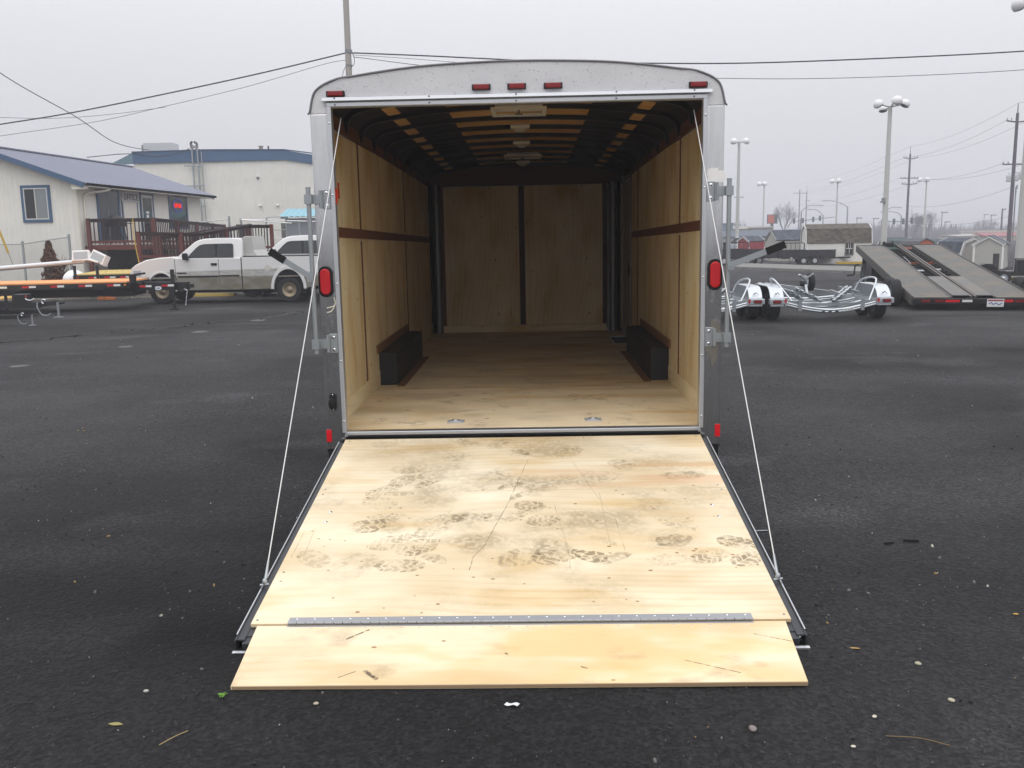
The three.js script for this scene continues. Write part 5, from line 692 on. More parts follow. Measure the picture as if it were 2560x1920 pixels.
{ // large tilt-deck trailer: local -z runs up the deck away from us
  const t = thing('tilt_deck_trailer', 'large grey tilt-deck car hauler with slotted centre, its deck sloping down towards the lot', 'trailer', [9.5, 0, -13.75], -0.212);
  const L = 9.4, th = Math.atan2(0.98, 9.3), deck = new THREE.Group(); deck.name = 'tilt_deck'; deck.position.set(0, 0.27, 0); deck.rotation.x = th; t.add(deck);
  const treadTex = tex(512, 512, (u, v, o) => { const rust = sstep(0.5, 0.75, fbm(u * 4, v * 6, 31, 4, 4, 6)), wear = fbm(u * 18, v * 30, 33, 3, 18, 30); const k = 0.31 + 0.14 * (wear - 0.5); o[0] = lerp(k, 0.42, rust * 0.5); o[1] = lerp(k * 0.99, 0.37, rust * 0.5); o[2] = lerp(k * 0.95, 0.29, rust * 0.5); }); treadTex.repeat.set(1 / 1.6, 1 / 1.6);
  const treadBump = tex(256, 256, (u, v, o) => { const a = u * 12, b = v * 12, i = Math.floor(a) + Math.floor(b), fx = a - Math.floor(a) - 0.5, fy = b - Math.floor(b) - 0.5, e = i % 2 ? Math.hypot((fx + fy) * 0.9, (fx - fy) * 2.6) : Math.hypot((fx - fy) * 0.9, (fx + fy) * 2.6); o[0] = o[1] = o[2] = e < 0.55 ? 1 : 0; }, { srgb: false }); treadBump.repeat.set(1 / 0.5, 1 / 0.5);
  const tread = mat(0xffffff, 0.55, 0.3, { map: treadTex, bumpMap: treadBump, bumpScale: 0.003 });
  for (const s of [-1, 1]) {
    const xc = s * 0.815; const n = 6; for (let i = 0; i < n; i++) obj('deck_plate', [bx(0.74, 0.012, L / n - 0.008, xc, 0, -(i + 0.5) * L / n)], tread, deck);
    obj('outer_beam', [bx(0.07, 0.16, L, s * 1.19, -0.09, -L / 2), bx(0.03, 0.03, L, s * 1.2, 0.012, -L / 2)], mat(0x4a4945, 0.6, 0.4), deck); obj('inner_beam', [bx(0.04, 0.14, L - 0.1, s * 0.425, -0.06, -L / 2), bx(0.05, 0.02, L - 0.1, s * 0.425, 0.006, -L / 2)], mat(0x4a4945, 0.6, 0.4), deck);
    obj('foot_plate', [bx(0.33, 0.012, 2.7, s * 0.235, 0.03, -1.45)], mat(0xffffff, 0.42, 0.5, { map: treadTex }), deck);
    obj('centre_rail', [bx(0.025, 0.08, L, s * 0.04, -0.02, -L / 2), bx(0.04, 0.012, L, s * 0.042, 0.026, -L / 2)], mat(0x5d5750, 0.5, 0.5), deck);
  }
  const cm = shared(bx(2.36, 0.07, 0.07)); for (let i = 0; i < 22; i++) piece('crossmember', cm, i === 14 ? mat(0x8a4526, 0.8) : M.blackMatt, deck, [0, -0.12, -0.3 - i * 0.42]);
  obj('under_web', [bx(0.8, 0.012, 6.4, 0, -0.3, -6.1)], M.blackMatt, deck);
  obj('rear_bumper', [bx(2.42, 0.11, 0.06, 0, -0.07, 0.03)], M.black, deck); obj('rear_step', [bx(0.8, 0.08, 0.1, 0, -0.11, -0.02)], M.blackMatt, deck);
  const rr = shared(bx(0.21, 0.05, 0.006)); for (const [x, m, w] of [[-0.95, M.redDeep, 0.8], [-0.68, M.redDeep, 0.8], [-0.42, M.reflectRed, 1.35], [-0.13, M.tapeWhite, 0.95], [0.68, M.reflectRed, 0.75], [0.88, M.redDeep, 0.8], [1.08, M.redDeep, 0.8]]) { const q = piece('reflector_strip', rr, m, deck, [x, -0.06, 0.064]); q.scale.x = w; }
  const pl = obj('number_plate', [rb(0.33, 0.17, 0.006, 0.002, 0.42, -0.1, 0.07)], M.white, deck); obj('plate_band', [bx(0.3, 0.035, 0.002, 0.42, -0.045, 0.0745)], mat(0x9c4a50, 0.6), pl); obj('plate_script', [pipe([[0.29, -0.12, 0.075], [0.34, -0.09, 0.075], [0.37, -0.13, 0.075], [0.43, -0.1, 0.075], [0.48, -0.135, 0.075], [0.55, -0.1, 0.075]], 0.009, 5, 30).scale(1, 1, 1)], mat(0x2f5f9a, 0.6), pl);
  obj('chassis', [bx(0.14, 0.2, 8.6, -0.5, 0.42, -5.0), bx(0.14, 0.2, 8.6, 0.5, 0.42, -5.0), bx(1.2, 0.12, 0.12, 0, 0.42, -1.2)].map((g, i) => (i < 2 ? g.rotateX(0).translate(0, 0, 0) : g)), M.blackMatt, t, { at: [0, -0.12, -0.8] });
  for (const s of [-1, 1]) { for (const z of [-1.15, -1.9]) for (const d of [0]) tyreSet(t, s * (1.39 - d), 0.31, z, 0.31, 0.22, 'x', mat(0x77797b, 0.5, 0.5)); obj('mud_flap', [bx(0.45, 0.35, 0.012, s * 0.9, 0.2, -2.0)], M.rubber, t); obj('support_leg', [bx(0.12, 1.0, 0.12, s * 1.0, 0.5, -9.0)], M.blackMatt, t); for (const z of [-8.0, -8.7]) tyreSet(t, s * 0.98, 0.36, z, 0.36, 0.24, 'x', mat(0x77797b, 0.5, 0.5)); obj('tool_chest', [rb(0.4, 0.4, 1.1, 0.02, s * 0.95, 0.6, -7.0)], M.black, t); }
  obj('crank', [pipe([[-1.2, 0.7, -8.6], [-1.32, 0.68, -8.6], [-1.34, 0.4, -8.6], [-1.55, 0.36, -8.6]], 0.022, 8, 30, false)], M.blackMatt, t);
  obj('front_lip', [bx(2.4, 0.07, 0.16, 0, -0.02, -L - 0.08, -0.12)], tread, deck); obj('winch_frame', [bx(0.3, 0.08, 0.25, -0.3, 0.06, -L + 0.1), bx(0.05, 0.12, 0.05, -0.42, 0.08, -L + 0.1), bx(0.05, 0.12, 0.05, -0.18, 0.08, -L + 0.1)], M.blackMatt, deck);
  obj('loose_chain', chain([[-0.3, 0.02, -6.6], [-0.22, -0.06, -6.3], [-0.25, -0.07, -5.8]]), M.galv, deck); obj('shackle_plate', [bx(0.16, 0.02, 0.2, -0.25, -0.06, -4.4), bx(0.12, 0.02, 0.18, 0.22, -0.06, -4.6)], M.galv, deck);
}
// ---- sheds
const shingle = (() => { const t = tex(512, 512, (u, v, o) => { const row = Math.floor(v * 16), x = u * 10 + (row % 2) * 0.5 + 0.3 * hash(row, 3, 2), c = hash(Math.floor(x) % 10, row, 9), k = 0.78 + 0.35 * (c - 0.5) + 0.15 * (noise(u * 90, v * 90, 3, 90, 90) - 0.5); o[0] = o[1] = o[2] = k; }); t.repeat.set(1 / 2, 1 / 1.6); return t; })();
function shed(name, label, { at, turn = 0, w, d, wall, roofPts, wallMat, roofMat, trim, group }) { // roofPts: half profile from the eave [halfdepth, wall] up to the ridge; ridge runs along x
  const s = thing(name, label, 'shed', at, turn, group), prof = roofPts, full = [...prof, ...prof.slice(0, -1).reverse().map((p) => [-p[0], p[1]])];
  obj('wall', [bx(w, wall, 0.06, 0, wall / 2, d / 2 - 0.03), bx(w, wall, 0.06, 0, wall / 2, -d / 2 + 0.03)], wallMat, s);
  for (const k of [-1, 1]) obj('gable', [prism([[d / 2, 0], ...full.map(([z, y]) => [z * 0.98, y - 0.03]), [-d / 2, 0]], 0.06).rotateY(-Math.PI / 2).translate(k * (w / 2 - 0.03) + 0.03, 0, 0)], wallMat, s);
  for (let i = 0; i < full.length - 1; i++) { const [z0, y0] = full[i], [z1, y1] = full[i + 1], nz = y0 - y1, ny = z0 - z1, l = Math.hypot(nz, ny); obj('roof', [slab([[-w / 2 - 0.06, y0, z0], [w / 2 + 0.06, y0, z0], [w / 2 + 0.06, y1, z1], [-w / 2 - 0.06, y1, z1]], [0, ny / l, -nz / l * -1 * -1], 0.05)], roofMat, s); }
  if (trim) for (const k of [-1, 1]) { obj('gable_trim', full.slice(0, -1).map((p, i) => bar([k * (w / 2 + 0.045), p[1] - 0.05, p[0]], [k * (w / 2 + 0.045), full[i + 1][1] - 0.05, full[i + 1][0]], 0.03, 0.1)), trim, s); for (const q of [-1, 1]) obj('corner_trim', [bx(0.08, wall - 0.03, 0.08, k * (w / 2 - 0.02), wall / 2, q * (d / 2 - 0.015))], trim, s); }
  return s;
}
M.shedWhite = mat(0xd6d5cf, 0.8, 0, { bumpMap: siding, bumpScale: 0.006 }); M.shedGrey = mat(0xa7a69b, 0.8, 0, { bumpMap: siding, bumpScale: 0.006 }); M.shedTan = mat(0xa5a49d, 0.8, 0, { bumpMap: siding, bumpScale: 0.006 });
const roofBrown = mat(0x665f55, 0.9, 0, { map: shingle }), roofSlate = mat(0x4f5763, 0.9, 0, { map: shingle });
{
  const s = shed('garden_shed', 'white gambrel shed with a brown shingle roof and one window, behind the black utility trailers', { at: [16.85, -0.02, -45.1], turn: -0.16, w: 3.3, d: 2.3, wall: 1.18, roofPts: [[1.2, 1.12], [0.95, 1.9], [0, 2.16]], wallMat: M.shedWhite, roofMat: roofBrown, trim: M.white });
  const w = obj('window', [bx(0.44, 0.06, 0.05, 0.55, 1.13, 1.17), bx(0.44, 0.06, 0.05, 0.55, 0.5, 1.17), bx(0.06, 0.57, 0.05, 0.36, 0.815, 1.17), bx(0.06, 0.57, 0.05, 0.74, 0.815, 1.17)], mat(0x5a5750, 0.7), s); obj('pane', [bx(0.32, 0.57, 0.02, 0.55, 0.815, 1.165)], M.glass, w); obj('sash_bar', [bx(0.32, 0.03, 0.02, 0.55, 0.83, 1.178), bx(0.018, 0.27, 0.02, 0.5, 0.97, 1.177), bx(0.018, 0.27, 0.02, 0.6, 0.97, 1.177), bx(0.018, 0.27, 0.02, 0.55, 0.68, 1.177)], M.white, w);
  struct(obj('yellow_kerb_line', [bar([16.4, 0.06, -43.5], [18.8, 0.06, -42.7], 0.16, 0.12)], mat(0xb9962b, 0.8)));
}
shed('garden_shed', 'grey-beige shed with slate blue roof, left of the white shed', { at: [16.1, 0, -51.2], turn: 0.02, w: 2.4, d: 2.4, wall: 1.3, roofPts: [[1.26, 1.27], [0, 1.88]], wallMat: M.shedTan, roofMat: roofSlate, trim: M.shedTan });
shed('garden_shed', 'small red shed with white trim and a dark roof behind the mesh-gate trailers', { at: [15.5, 0, -58.8], turn: 0.55, w: 1.5, d: 1.1, wall: 1.2, roofPts: [[0.6, 1.17], [0, 1.52]], wallMat: mat(0x8c2630, 0.8), roofMat: roofSlate, trim: M.white });
shed('garden_shed', 'grey barn-roofed shed with white trim right of the tilt-deck trailer', { at: [21.3, -0.03, -39.9], turn: Math.PI / 2 + 0.1, w: 2.2, d: 1.3, wall: 0.62, roofPts: [[0.66, 0.62], [0.5, 1.17], [0, 1.36]], wallMat: mat(0x89877f, 0.8), roofMat: roofSlate, trim: M.white });
shed('garden_shed', 'pale grey gable shed at the right edge in front of the dark utility pole', { at: [20.45, 0, -35.2], turn: Math.PI / 2 - 0.55, w: 2.2, d: 1.15, wall: 1.1, roofPts: [[0.64, 1.08], [0, 1.46]], wallMat: M.shedTan, roofMat: mat(0x5a616c, 0.9, 0, { map: shingle }), trim: M.white });
shed('garden_shed', 'dark green barn-roofed shed behind the raised end of the tilt deck', { at: [24.4, 0, -55.6], turn: Math.PI / 2 + 0.2, w: 2.6, d: 1.3, wall: 0.7, roofPts: [[0.62, 0.7], [0.45, 1.06], [0, 1.28]], wallMat: mat(0x3f6157, 0.8), roofMat: mat(0x3b4a4a, 0.9), trim: M.white });
shed('garden_shed', 'orange barn-roofed shed peeking over the top of the tilt deck', { at: [23.6, 0, -50.6], turn: Math.PI / 2 + 0.1, w: 2.2, d: 1.1, wall: 0.7, roofPts: [[0.55, 0.7], [0.42, 1.06], [0, 1.24]], wallMat: mat(0xa9502c, 0.8), roofMat: mat(0x4c4f52, 0.9), trim: null });
shed('garden_shed', 'long low dark green shed stretching behind the orange one', { at: [26.6, 0, -56.5], turn: 0.05, w: 5.2, d: 1.6, wall: 0.72, roofPts: [[0.86, 0.7], [0.5, 1.0], [0, 1.12]], wallMat: mat(0x2e4640, 0.85), roofMat: mat(0x3d4a4d, 0.9), trim: null });
// ---- black utility trailers in a row behind the kerb
function utility(label, at, turn, gateW, gateH, mesh) {
  const t = thing('utility_trailer', label, 'trailer', at, turn, 'black utility trailers along the kerb');
  const w = 2.75; obj('side_panel', [bx(w, 0.44, 0.03, 0, 0.53, 0.55), bx(w, 0.44, 0.03, 0, 0.53, -0.55)], M.black, t); obj('end_panel', [bx(0.03, 0.44, 1.1, w / 2, 0.53, 0)], M.black, t);
  const pg = shared(bx(0.045, 0.5, 0.045)); for (let i = 0; i < 7; i++) piece('stake', pg, M.black, t, [-w / 2 + 0.1 + i * (w - 0.2) / 6, 0.53, 0.58]);
  obj('top_rail', [bx(w + 0.06, 0.04, 0.06, 0, 0.76, 0.56), bx(w + 0.06, 0.04, 0.06, 0, 0.76, -0.56)], M.black, t); obj('floor', [bx(w, 0.05, 1.1, 0, 0.34, 0)], M.blackMatt, t); obj('tongue', [bar([w / 2, 0.34, 0.4], [w / 2 + 0.9, 0.34, 0], 0.06, 0.08), bar([w / 2, 0.34, -0.4], [w / 2 + 0.9, 0.34, 0], 0.06, 0.08)], M.black, t);
  const g = obj('ramp_gate', [pipe([[-w / 2 - 0.02, 0.4, 0.5], [-w / 2 - 0.02, gateH - 0.08, 0.5], [-w / 2 - 0.02, gateH, 0.42], [-w / 2 - 0.02, gateH, -0.42], [-w / 2 - 0.02, gateH - 0.08, -0.5], [-w / 2 - 0.02, 0.4, -0.5]], 0.03, 6, 60, false)], M.black, t); const br = shared(bx(0.02, gateH - 0.4, 0.02)); for (let i = 1; i < 6; i++) piece('gate_bar', br, M.black, g, [-w / 2 - 0.02, (gateH + 0.4) / 2, -0.5 + i / 6]);
  const f = obj('headboard', [pipe([[-0.55 + gateW, 0.75, 0.57], [-0.55 + gateW, gateH - 0.03, 0.57], [-0.5 + gateW, gateH, 0.57], [0.55 + gateW, gateH, 0.57], [0.6 + gateW, gateH - 0.03, 0.57], [0.6 + gateW, 0.75, 0.57]], 0.028, 6, 60, false)], M.black, t); const hb = shared(bx(0.024, gateH - 0.76, 0.024)); for (let i = 1; i < 5; i++) piece('gate_bar', hb, M.black, f, [-0.55 + gateW + i * 0.23, (gateH + 0.76) / 2, 0.57]);
  for (const s of [-1, 1]) for (const x of [-0.28, 0.3]) { tyreSet(t, x, 0.21, s * 0.66, 0.21, 0.13, 'z', M.greyLight); } obj('fender', [bx(1.15, 0.03, 0.2, 0, 0.46, 0.66), bx(0.25, 0.03, 0.2, -0.66, 0.38, 0.66, 0, 0, 0.7), bx(0.25, 0.03, 0.2, 0.66, 0.38, 0.66, 0, 0, -0.7)], M.black, t);
  obj('jack', [rod([w / 2 + 0.6, 0.02, 0.0], [w / 2 + 0.6, 0.6, 0], 0.025)], M.galv, t); obj('marker', [rb(0.12, 0.05, 0.02, 0.008, 0.45, 0.35, 0.6), rb(0.12, 0.05, 0.02, 0.008, -0.9, 0.35, 0.6)], M.white, t); return t;
}
const ut = utility('black utility trailer nearest the white shed, its low gate frame standing up', [14.95, 0, -43.9], -0.1, -0.85, 1.15);
const ut2 = copy(ut, 'middle black utility trailer of the row, behind the raised lock handle', [12.35, 0, -45.4], -0.1); ut2.scale.setScalar(1.06);
const ut3 = copy(ut, 'black utility trailer at the left end of the row beside the enclosed trailer post', [10.25, 0, -44.6], -0.1); ut3.scale.setScalar(1.12);
{ // black trailer at the right edge
  const t = thing('equipment_trailer', 'black equipment trailer with bright wheel, fender and upright post at the right edge', 'trailer', [14.75, 0, -22.6], -0.1);
  obj('fender', [prism([[-1.02, 0.44], [-0.86, 0.6], [-0.72, 0.65], [-0.52, 0.64], [-0.4, 0.56], [-0.34, 0.44]], 0.25, 0.015).translate(0, 0, -0.1)], M.black, t); obj('frame', [bx(2.6, 0.09, 0.08, 0.3, 0.33, 0.2), bx(2.6, 0.09, 0.08, 0.3, 0.33, -1.0), bx(0.9, 0.06, 0.3, -0.6, 0.42, 0.1)], M.black, t);
  tyreSet(t, -0.22, 0.22, 0.26, 0.22, 0.14, 'z', M.alumBright); tyreSet(t, -0.75, 0.22, 0.0, 0.22, 0.14, 'z', M.alumBright); obj('upright', [rb(0.17, 0.48, 0.08, 0.02, -0.25, 0.72, -0.3)], mat(0x3a3b3a, 0.7), t);
  obj('side_box', [rb(0.5, 0.42, 0.3, 0.02, 0.45, 0.56, 0.1), bx(0.03, 0.5, 0.03, 0.08, 0.55, 0.3), bx(0.6, 0.03, 0.03, 0.35, 0.8, 0.3)], M.black, t); obj('wood_skid', [bx(1.2, 0.1, 0.1, 0.6, 0.2, 0.3)], mat(0x7a6a2e, 0.85), t);
}
// ---------------------------------------------------------------- poles, wires, signals, far background
M.poleWhite = mat(0xb4b4b0, 0.6); M.poleDark = mat(0x453e44, 0.9); M.wire = mat(0x1c1e22, 0.7); M.globe = mat(0xdadada, 0.45);
function lampPole(label, [x, z], top, heads, r = 0.1, baseOut = false) { // heads: [dx, dy, dz, radius, tiltX, tiltZ]
  const p = thing('parking_lot_light', label, 'street light', [x, 0, z], 0, null);
  obj('pole', [rod([0, 0, 0], [0, top, 0], r, r * 0.62, 14), rod([0, 0, 0], [0, 0.25, 0], r * 2.6, r * 2.4, 14)], M.poleWhite, p);
  for (const [dx, dy, dz, R, tx, tz] of heads) { const h = obj('lamp_head', [new THREE.SphereGeometry(R, 20, 12, 0, 6.2832, 0, 1.9).rotateX(tx).rotateZ(tz).translate(dx, top + dy, dz)], M.globe, p); obj('lens', [new THREE.SphereGeometry(R * 0.92, 18, 10, 0, 6.2832, 1.75, 1.4).scale(1, 0.55, 1).translate(0, -R * 0.12, 0).rotateX(tx).rotateZ(tz).translate(dx, top + dy, dz)], mat(0x4d555f, 0.25), h); obj('arm', [rod([0, top - 0.02, 0], [dx * 0.7, top + dy - 0.02, dz * 0.7], 0.045)], M.poleWhite, h); }
  return p;
}
lampPole('four-headed white globe light pole rising behind the tilt-deck trailer', [19.84, -46], 8.42, [[-0.68, 0.1, 0.1, 0.27, 0, 0.55], [0.2, 0.22, 0.4, 0.29, 0.25, 0], [0.76, 0.1, 0.05, 0.27, 0, -0.5], [-0.18, -0.1, -0.55, 0.23, -0.3, 0]], 0.17);
{ const c = obj('junction_box', [rb(0.16, 0.2, 0.2, 0.02, -0.16, 3.42, 0.08), rb(0.22, 0.08, 0.24, 0.02, -0.2, 3.3, 0.08)], M.grey, scene.children[scene.children.length - 1]); }
lampPole('tall twin-globe light pole just right of the enclosed trailer', [16.12, -66], 8.62, [[-0.42, 0.0, 0.1, 0.27, 0.5, 0.3], [0.5, 0.0, 0.1, 0.27, 0.5, -0.3]], 0.15);
lampPole('distant twin-globe light pole left of the bare tree and billboard', [34.2, -130], 8.5, [[-0.72, 0.2, 0.1, 0.37, 0.2, 0.4], [0.0, 0.22, 0.2, 0.37, 0.3, -0.1]], 0.14);
lampPole('distant twin-globe light pole above the white shed', [43.5, -126], 8.5, [[-0.8, 0.18, 0.1, 0.37, 0.25, 0.4], [0.08, 0.24, 0.2, 0.37, 0.3, 0]], 0.15);
lampPole('distant twin-globe light pole right of the four-headed pole', [55.5, -125], 8.3, [[-0.95, 0.32, 0.1, 0.38, 0.2, 0.35], [0.0, 0.32, 0.2, 0.38, 0.25, 0]], 0.15);
lampPole('nearest white light pole at the right edge, one globe showing in the top corner', [15.82, -24], 8.2, [[-0.62, 0.3, 0.15, 0.25, 0.1, 0.7], [0.62, 0.3, 0.15, 0.25, 0.1, -0.7]], 0.15);
function utilityPole(label, [x, z], top, mastTop, arms, extra) {
  const p = thing('utility_pole', label, 'utility pole', [x, 0, z]);
  obj('pole', [rod([0, 0, 0], [0, top, 0], 0.2, 0.13, 12)], M.poleDark, p); if (mastTop) obj('mast', [rod([0, top, 0], [0, mastTop, 0], 0.07, 0.04, 8)], M.grey, p);
  for (const [y, a, b, tilt] of arms) { const c = obj('crossarm', [bar([a, y + (tilt || 0), 0.15], [0, y, 0.15], 0.1, 0.12), bar([0, y, 0.15], [b, y + (tilt || 0), 0.15], 0.1, 0.12)], M.poleDark, p); const ins = shared(rod([0, 0, 0], [0, 0.2, 0], 0.05, 0.05, 8)); for (const q of [a * 0.95, a * 0.55, b * 0.55, b * 0.95]) piece('insulator', ins, M.grey, c, [q, y + (tilt || 0) + 0.05, 0.15]); }
  if (extra) extra(p); return p;
}
utilityPole('dark brown utility pole with transformers at the right', [45.8, -83], 12.4, 13.3, [[11.55, -1.05, 1.15, 0.15], [7.72, -1.15, 1.5, 0]], (p) => {
  for (const [x, y, s] of [[-0.46, 6.45, 1], [0.66, 6.65, 1.15], [0.25, 6.5, 1]]) { const t = obj('transformer', [lathe([[0, 0], [0.2, 0.02], [0.22, 0.08], [0.22, 0.55], [0.2, 0.62], [0, 0.66]], 16).scale(s, s, s).translate(x, y - 0.35, 0.1), rod([x, y + 0.28, 0.1], [x, y + 0.5, 0.1], 0.05)], M.greyLight, p); }
  obj('conduit', [rod([0.32, 0, 0.1], [0.28, 5.6, 0.1], 0.06)], M.grey, p); obj('cutout', [rb(0.12, 0.4, 0.12, 0.02, 0.36, 5.6, 0.12), rb(0.1, 0.3, 0.1, 0.02, 0.3, 5.15, 0.12)], M.grey, p);
});
utilityPole('dark utility pole behind the four-headed light, second of the power line from the right', [55.06, -130], 12.6, 13.7, [[11.9, -1.0, 1.05, 0.2], [9.2, -1.28, 1.3, 0], [8.3, -1.05, 1.15, 0.1]]);
utilityPole('far utility pole with a slanted crossarm above the grey-beige shed', [77, -260], 13.7, 0, [[12.7, -1.7, 1.9, 0]]);
utilityPole('farthest slim utility pole beside the one with the slanted crossarm', [84.95, -280], 14.2, 15.7, [[11.2, -0.4, 0.9, 0]]);
utilityPole('short leaning-looking utility pole behind the tall twin-globe light', [46.3, -200], 9.8, 0, [[9.55, -1.1, 1.05, 0]]);
utilityPole('thin faint utility pole left of the billboard', [46.9, -230], 8.8, 0, [[7.8, -0.6, 0.6, 0]]);
utilityPole('plain dark pole stub between the two hazy groves', [86.5, -165], 5.4, 0, [[5.2, -0.1, 0.5, 0]]);
{ // tall pole behind the trailer with the service wires
  const p = thing('utility_pole', 'tall pale grey pole rising behind the enclosed trailer roof, wires tied to it', 'utility pole', [-7.9, 0, -36]);
  obj('pole', [rod([0, 0, 0], [0, 16, 0], 0.17, 0.115, 14)], mat(0x9c9891, 0.85), p);
  obj('clamp', [rod([0.02, 9.86, 0], [0.02, 10.0, 0], 0.16, 0.16, 14), rod([0.02, 9.3, 0], [0.02, 9.36, 0], 0.155, 0.155, 14), bx(0.12, 0.06, 0.06, 0.22, 9.86, 0)], M.steel, p);
  obj('loose_wire', [pipe([[0.2, 9.86, 0.06], [0.28, 9.6, 0.08], [0.25, 9.35, 0.1], [0.12, 9.25, 0.14]], 0.014, 5, 20), pipe([[-0.1, 9.3, 0.12], [-0.2, 9.1, 0.14], [-0.28, 8.85, 0.14]], 0.012, 5, 20)], M.wire, p);
}
function wire(label, pts, r, group) { return tag(obj('overhead_wire', [pipe(pts, r, 5, 60)], M.wire), label, 'wire', group); }
wire('thick black service wire from the tall pole down to the left edge', [[-27.5, 6.6, -36], [-23.82, 7.1, -36], [-20.8, 7.5, -36], [-16.31, 8.26, -36], [-11.86, 9.08, -36], [-8.0, 9.87, -36]], 0.03);
wire('thin wire sagging below the thick service wire, tied to the tall pole', [[-27.5, 6.15, -36.2], [-23.86, 6.63, -36.2], [-19.35, 7.19, -36.2], [-16.35, 7.77, -36.2], [-12.62, 8.54, -36.2], [-8.55, 9.55, -36.2], [-8.0, 9.6, -36.2]], 0.011);
wire('faint nearly level wire at the left edge joining the sagging one', [[-27.5, 7.75, -36.4], [-23.78, 7.45, -36.4], [-21.18, 7.38, -36.4], [-18.58, 7.53, -36.4], [-16.35, 7.77, -36.4]], 0.01);
wire('steep black wire dropping from the left edge to the warehouse corner', [[-22.5, 10.6, -28], [-20.2, 8.25, -30], [-19.0, 7.0, -33.3], [-18.9, 6.35, -36], [-21.6, 6.9, -47], [-23.4, 7.05, -49.8]], 0.018);
wire('low slack cable strung across the warehouse fascia to the steel conduits', [[-26.5, 6.85, -49.6], [-23.9, 7.0, -49.6], [-22.4, 6.82, -49.6], [-20.9, 7.0, -49.6], [-20.25, 7.25, -49.6]], 0.025);
wire('thick black wire running right behind the trailer roof to the right edge', [[-7.73, 9.87, -36], [-4.18, 9.66, -36], [-2.06, 9.52, -36], [1.47, 9.3, -36], [4.99, 9.18, -36], [9.38, 9.09, -36], [15.48, 9.17, -36], [21.7, 9.35, -36], [26, 9.6, -36]], 0.03);
wire('thinner wire below the thick one, right of the trailer roof', [[-7.7, 9.75, -36.3], [-4, 9.25, -36.3], [3, 8.75, -36.3], [8.51, 8.52, -36.3], [12.02, 8.43, -36.3], [16.38, 8.45, -36.3], [21.75, 8.61, -36.3], [26, 8.9, -36.3]], 0.014);
wire('very thin wire fanning from the tall pole across the trailer roof', [[-7.7, 9.8, -36.1], [-5.5, 9.62, -36.1], [-3.4, 9.42, -36.1], [-2.2, 9.3, -36.1]], 0.01);
const sag = (a, b, s, n = 10) => Array.from({ length: n + 1 }, (_, i) => { const t = i / n; return [lerp(a[0], b[0], t), lerp(a[1], b[1], t) - s * 4 * t * (1 - t), lerp(a[2], b[2], t)]; });
const U1 = [45.8, -83], U2 = [55.06, -130], U3 = [77, -260];
const lines = [['topmost thin power wire between the two nearest poles of the line', 13.3, 13.7, 0, 0], ['power wire on the left end of the upper crossarms', 11.75, 12.1, -1.0, -1.0], ['power wire on the right end of the upper crossarms', 11.75, 12.1, 1.1, 1.05], ['power wire on the left of the lower crossarms', 7.8, 9.25, -1.1, 0.2], ['power wire on the right of the lower crossarms', 7.7, 9.2, 0.9, 1.25], ['lowest slack cable of the power line', 5.6, 5.2, 0, 0], ['lowest slack cable just above the sheds', 2.9, 3.1, 0, 0]];
for (const [l, y1, y2, d1, d2] of lines) wire(`${l}, far right`, sag([U1[0] + d1, y1, U1[1]], [U2[0] + d2, y2, U2[1]], 0.7), 0.013);
for (const [l, y2, y3, d] of [['topmost', 13.7, 15.4, 0], ['left crossarm', 12.1, 12.9, -1], ['right crossarm', 12.1, 12.6, 1.05], ['mid-height left', 9.3, 9.4, -1.2], ['mid-height right', 8.5, 8.6, 1.1]]) wire(`${l} power wire receding from the second pole toward the farthest poles`, sag([U2[0] + d, y2, U2[1]], [U3[0] + d, y3, U3[1]], 1.0), 0.014);
for (const [l, y1, yE, d] of [['topmost', 13.3, 14.5, 0], ['upper', 11.75, 12.6, 1.1], ['lower', 7.75, 8.4, 1.4]]) wire(`${l} power wire leaving the right frame edge from the nearest transformer pole`, sag([U1[0] + d, y1, U1[1]], [U1[0] + 6, yE, U1[1] + 30], 0.3), 0.013);
{ // guy wire with yellow sleeve at the left edge, and another by the truck
  const g = thing('guy_wire', 'guy wire with a yellow plastic sleeve at the far left in front of the office', 'guy wire'); obj('wire', [rod([-20.0, 5.2, -27], [-18.7, 0.9, -27], 0.012)], M.grey, g); obj('sleeve', [rod([-19.287, 2.84, -27], [-18.86, 1.43, -27], 0.04)], mat(0xb39426, 0.6), g);
  const y = thing('yellow_cord', 'thin yellow cord hanging in front of the deck railing down to the truck hood', 'cord'); obj('cord', [pipe([[-11.6, 2.43, -21], [-11.61, 2.02, -21], [-11.58, 1.6, -21], [-11.5, 1.0, -21]], 0.014, 6, 30)], mat(0xb8982a, 0.6), y);
}
// traffic signals and street lamps
function streetLamp(label, [x, z], h, pts) { const p = thing('street_lamp', label, 'street lamp', [x, 0, z]); obj('pole', [rod([0, 0, 0], [0, h, 0], 0.15, 0.11, 10)], M.grey, p); obj('arm', [pipe([[0, h - 0.05, 0], ...pts], 0.07, 6, 40)], M.grey, p); const e = pts[pts.length - 1], d = Math.sign(e[0]); obj('lamp', [rb(0.75, 0.14, 0.3, 0.05, e[0] + d * 0.25, e[1], e[2])], M.grey, p); return p; }
streetLamp('curved-arm street lamp reaching left, behind the distant globe light above the white shed', [60.05, -170], 6.35, [[-1.1, 6.9, 0], [-2.1, 7.28, 0], [-3.2, 7.5, 0], [-4.3, 7.52, 0]]);
streetLamp('curved-arm street lamp reaching right beside the slanted-crossarm pole', [51.38, -170], 5.65, [[0.5, 6.1, 0], [1.4, 6.6, 0], [2.5, 6.72, 0], [3.5, 6.68, 0]]);
streetLamp('smaller curved-arm street lamp reaching left, third above the grey-beige shed', [58.65, -180], 4.95, [[-0.5, 5.5, 0], [-1.2, 6.0, 0], [-2.0, 6.2, 0], [-2.6, 6.2, 0]]);
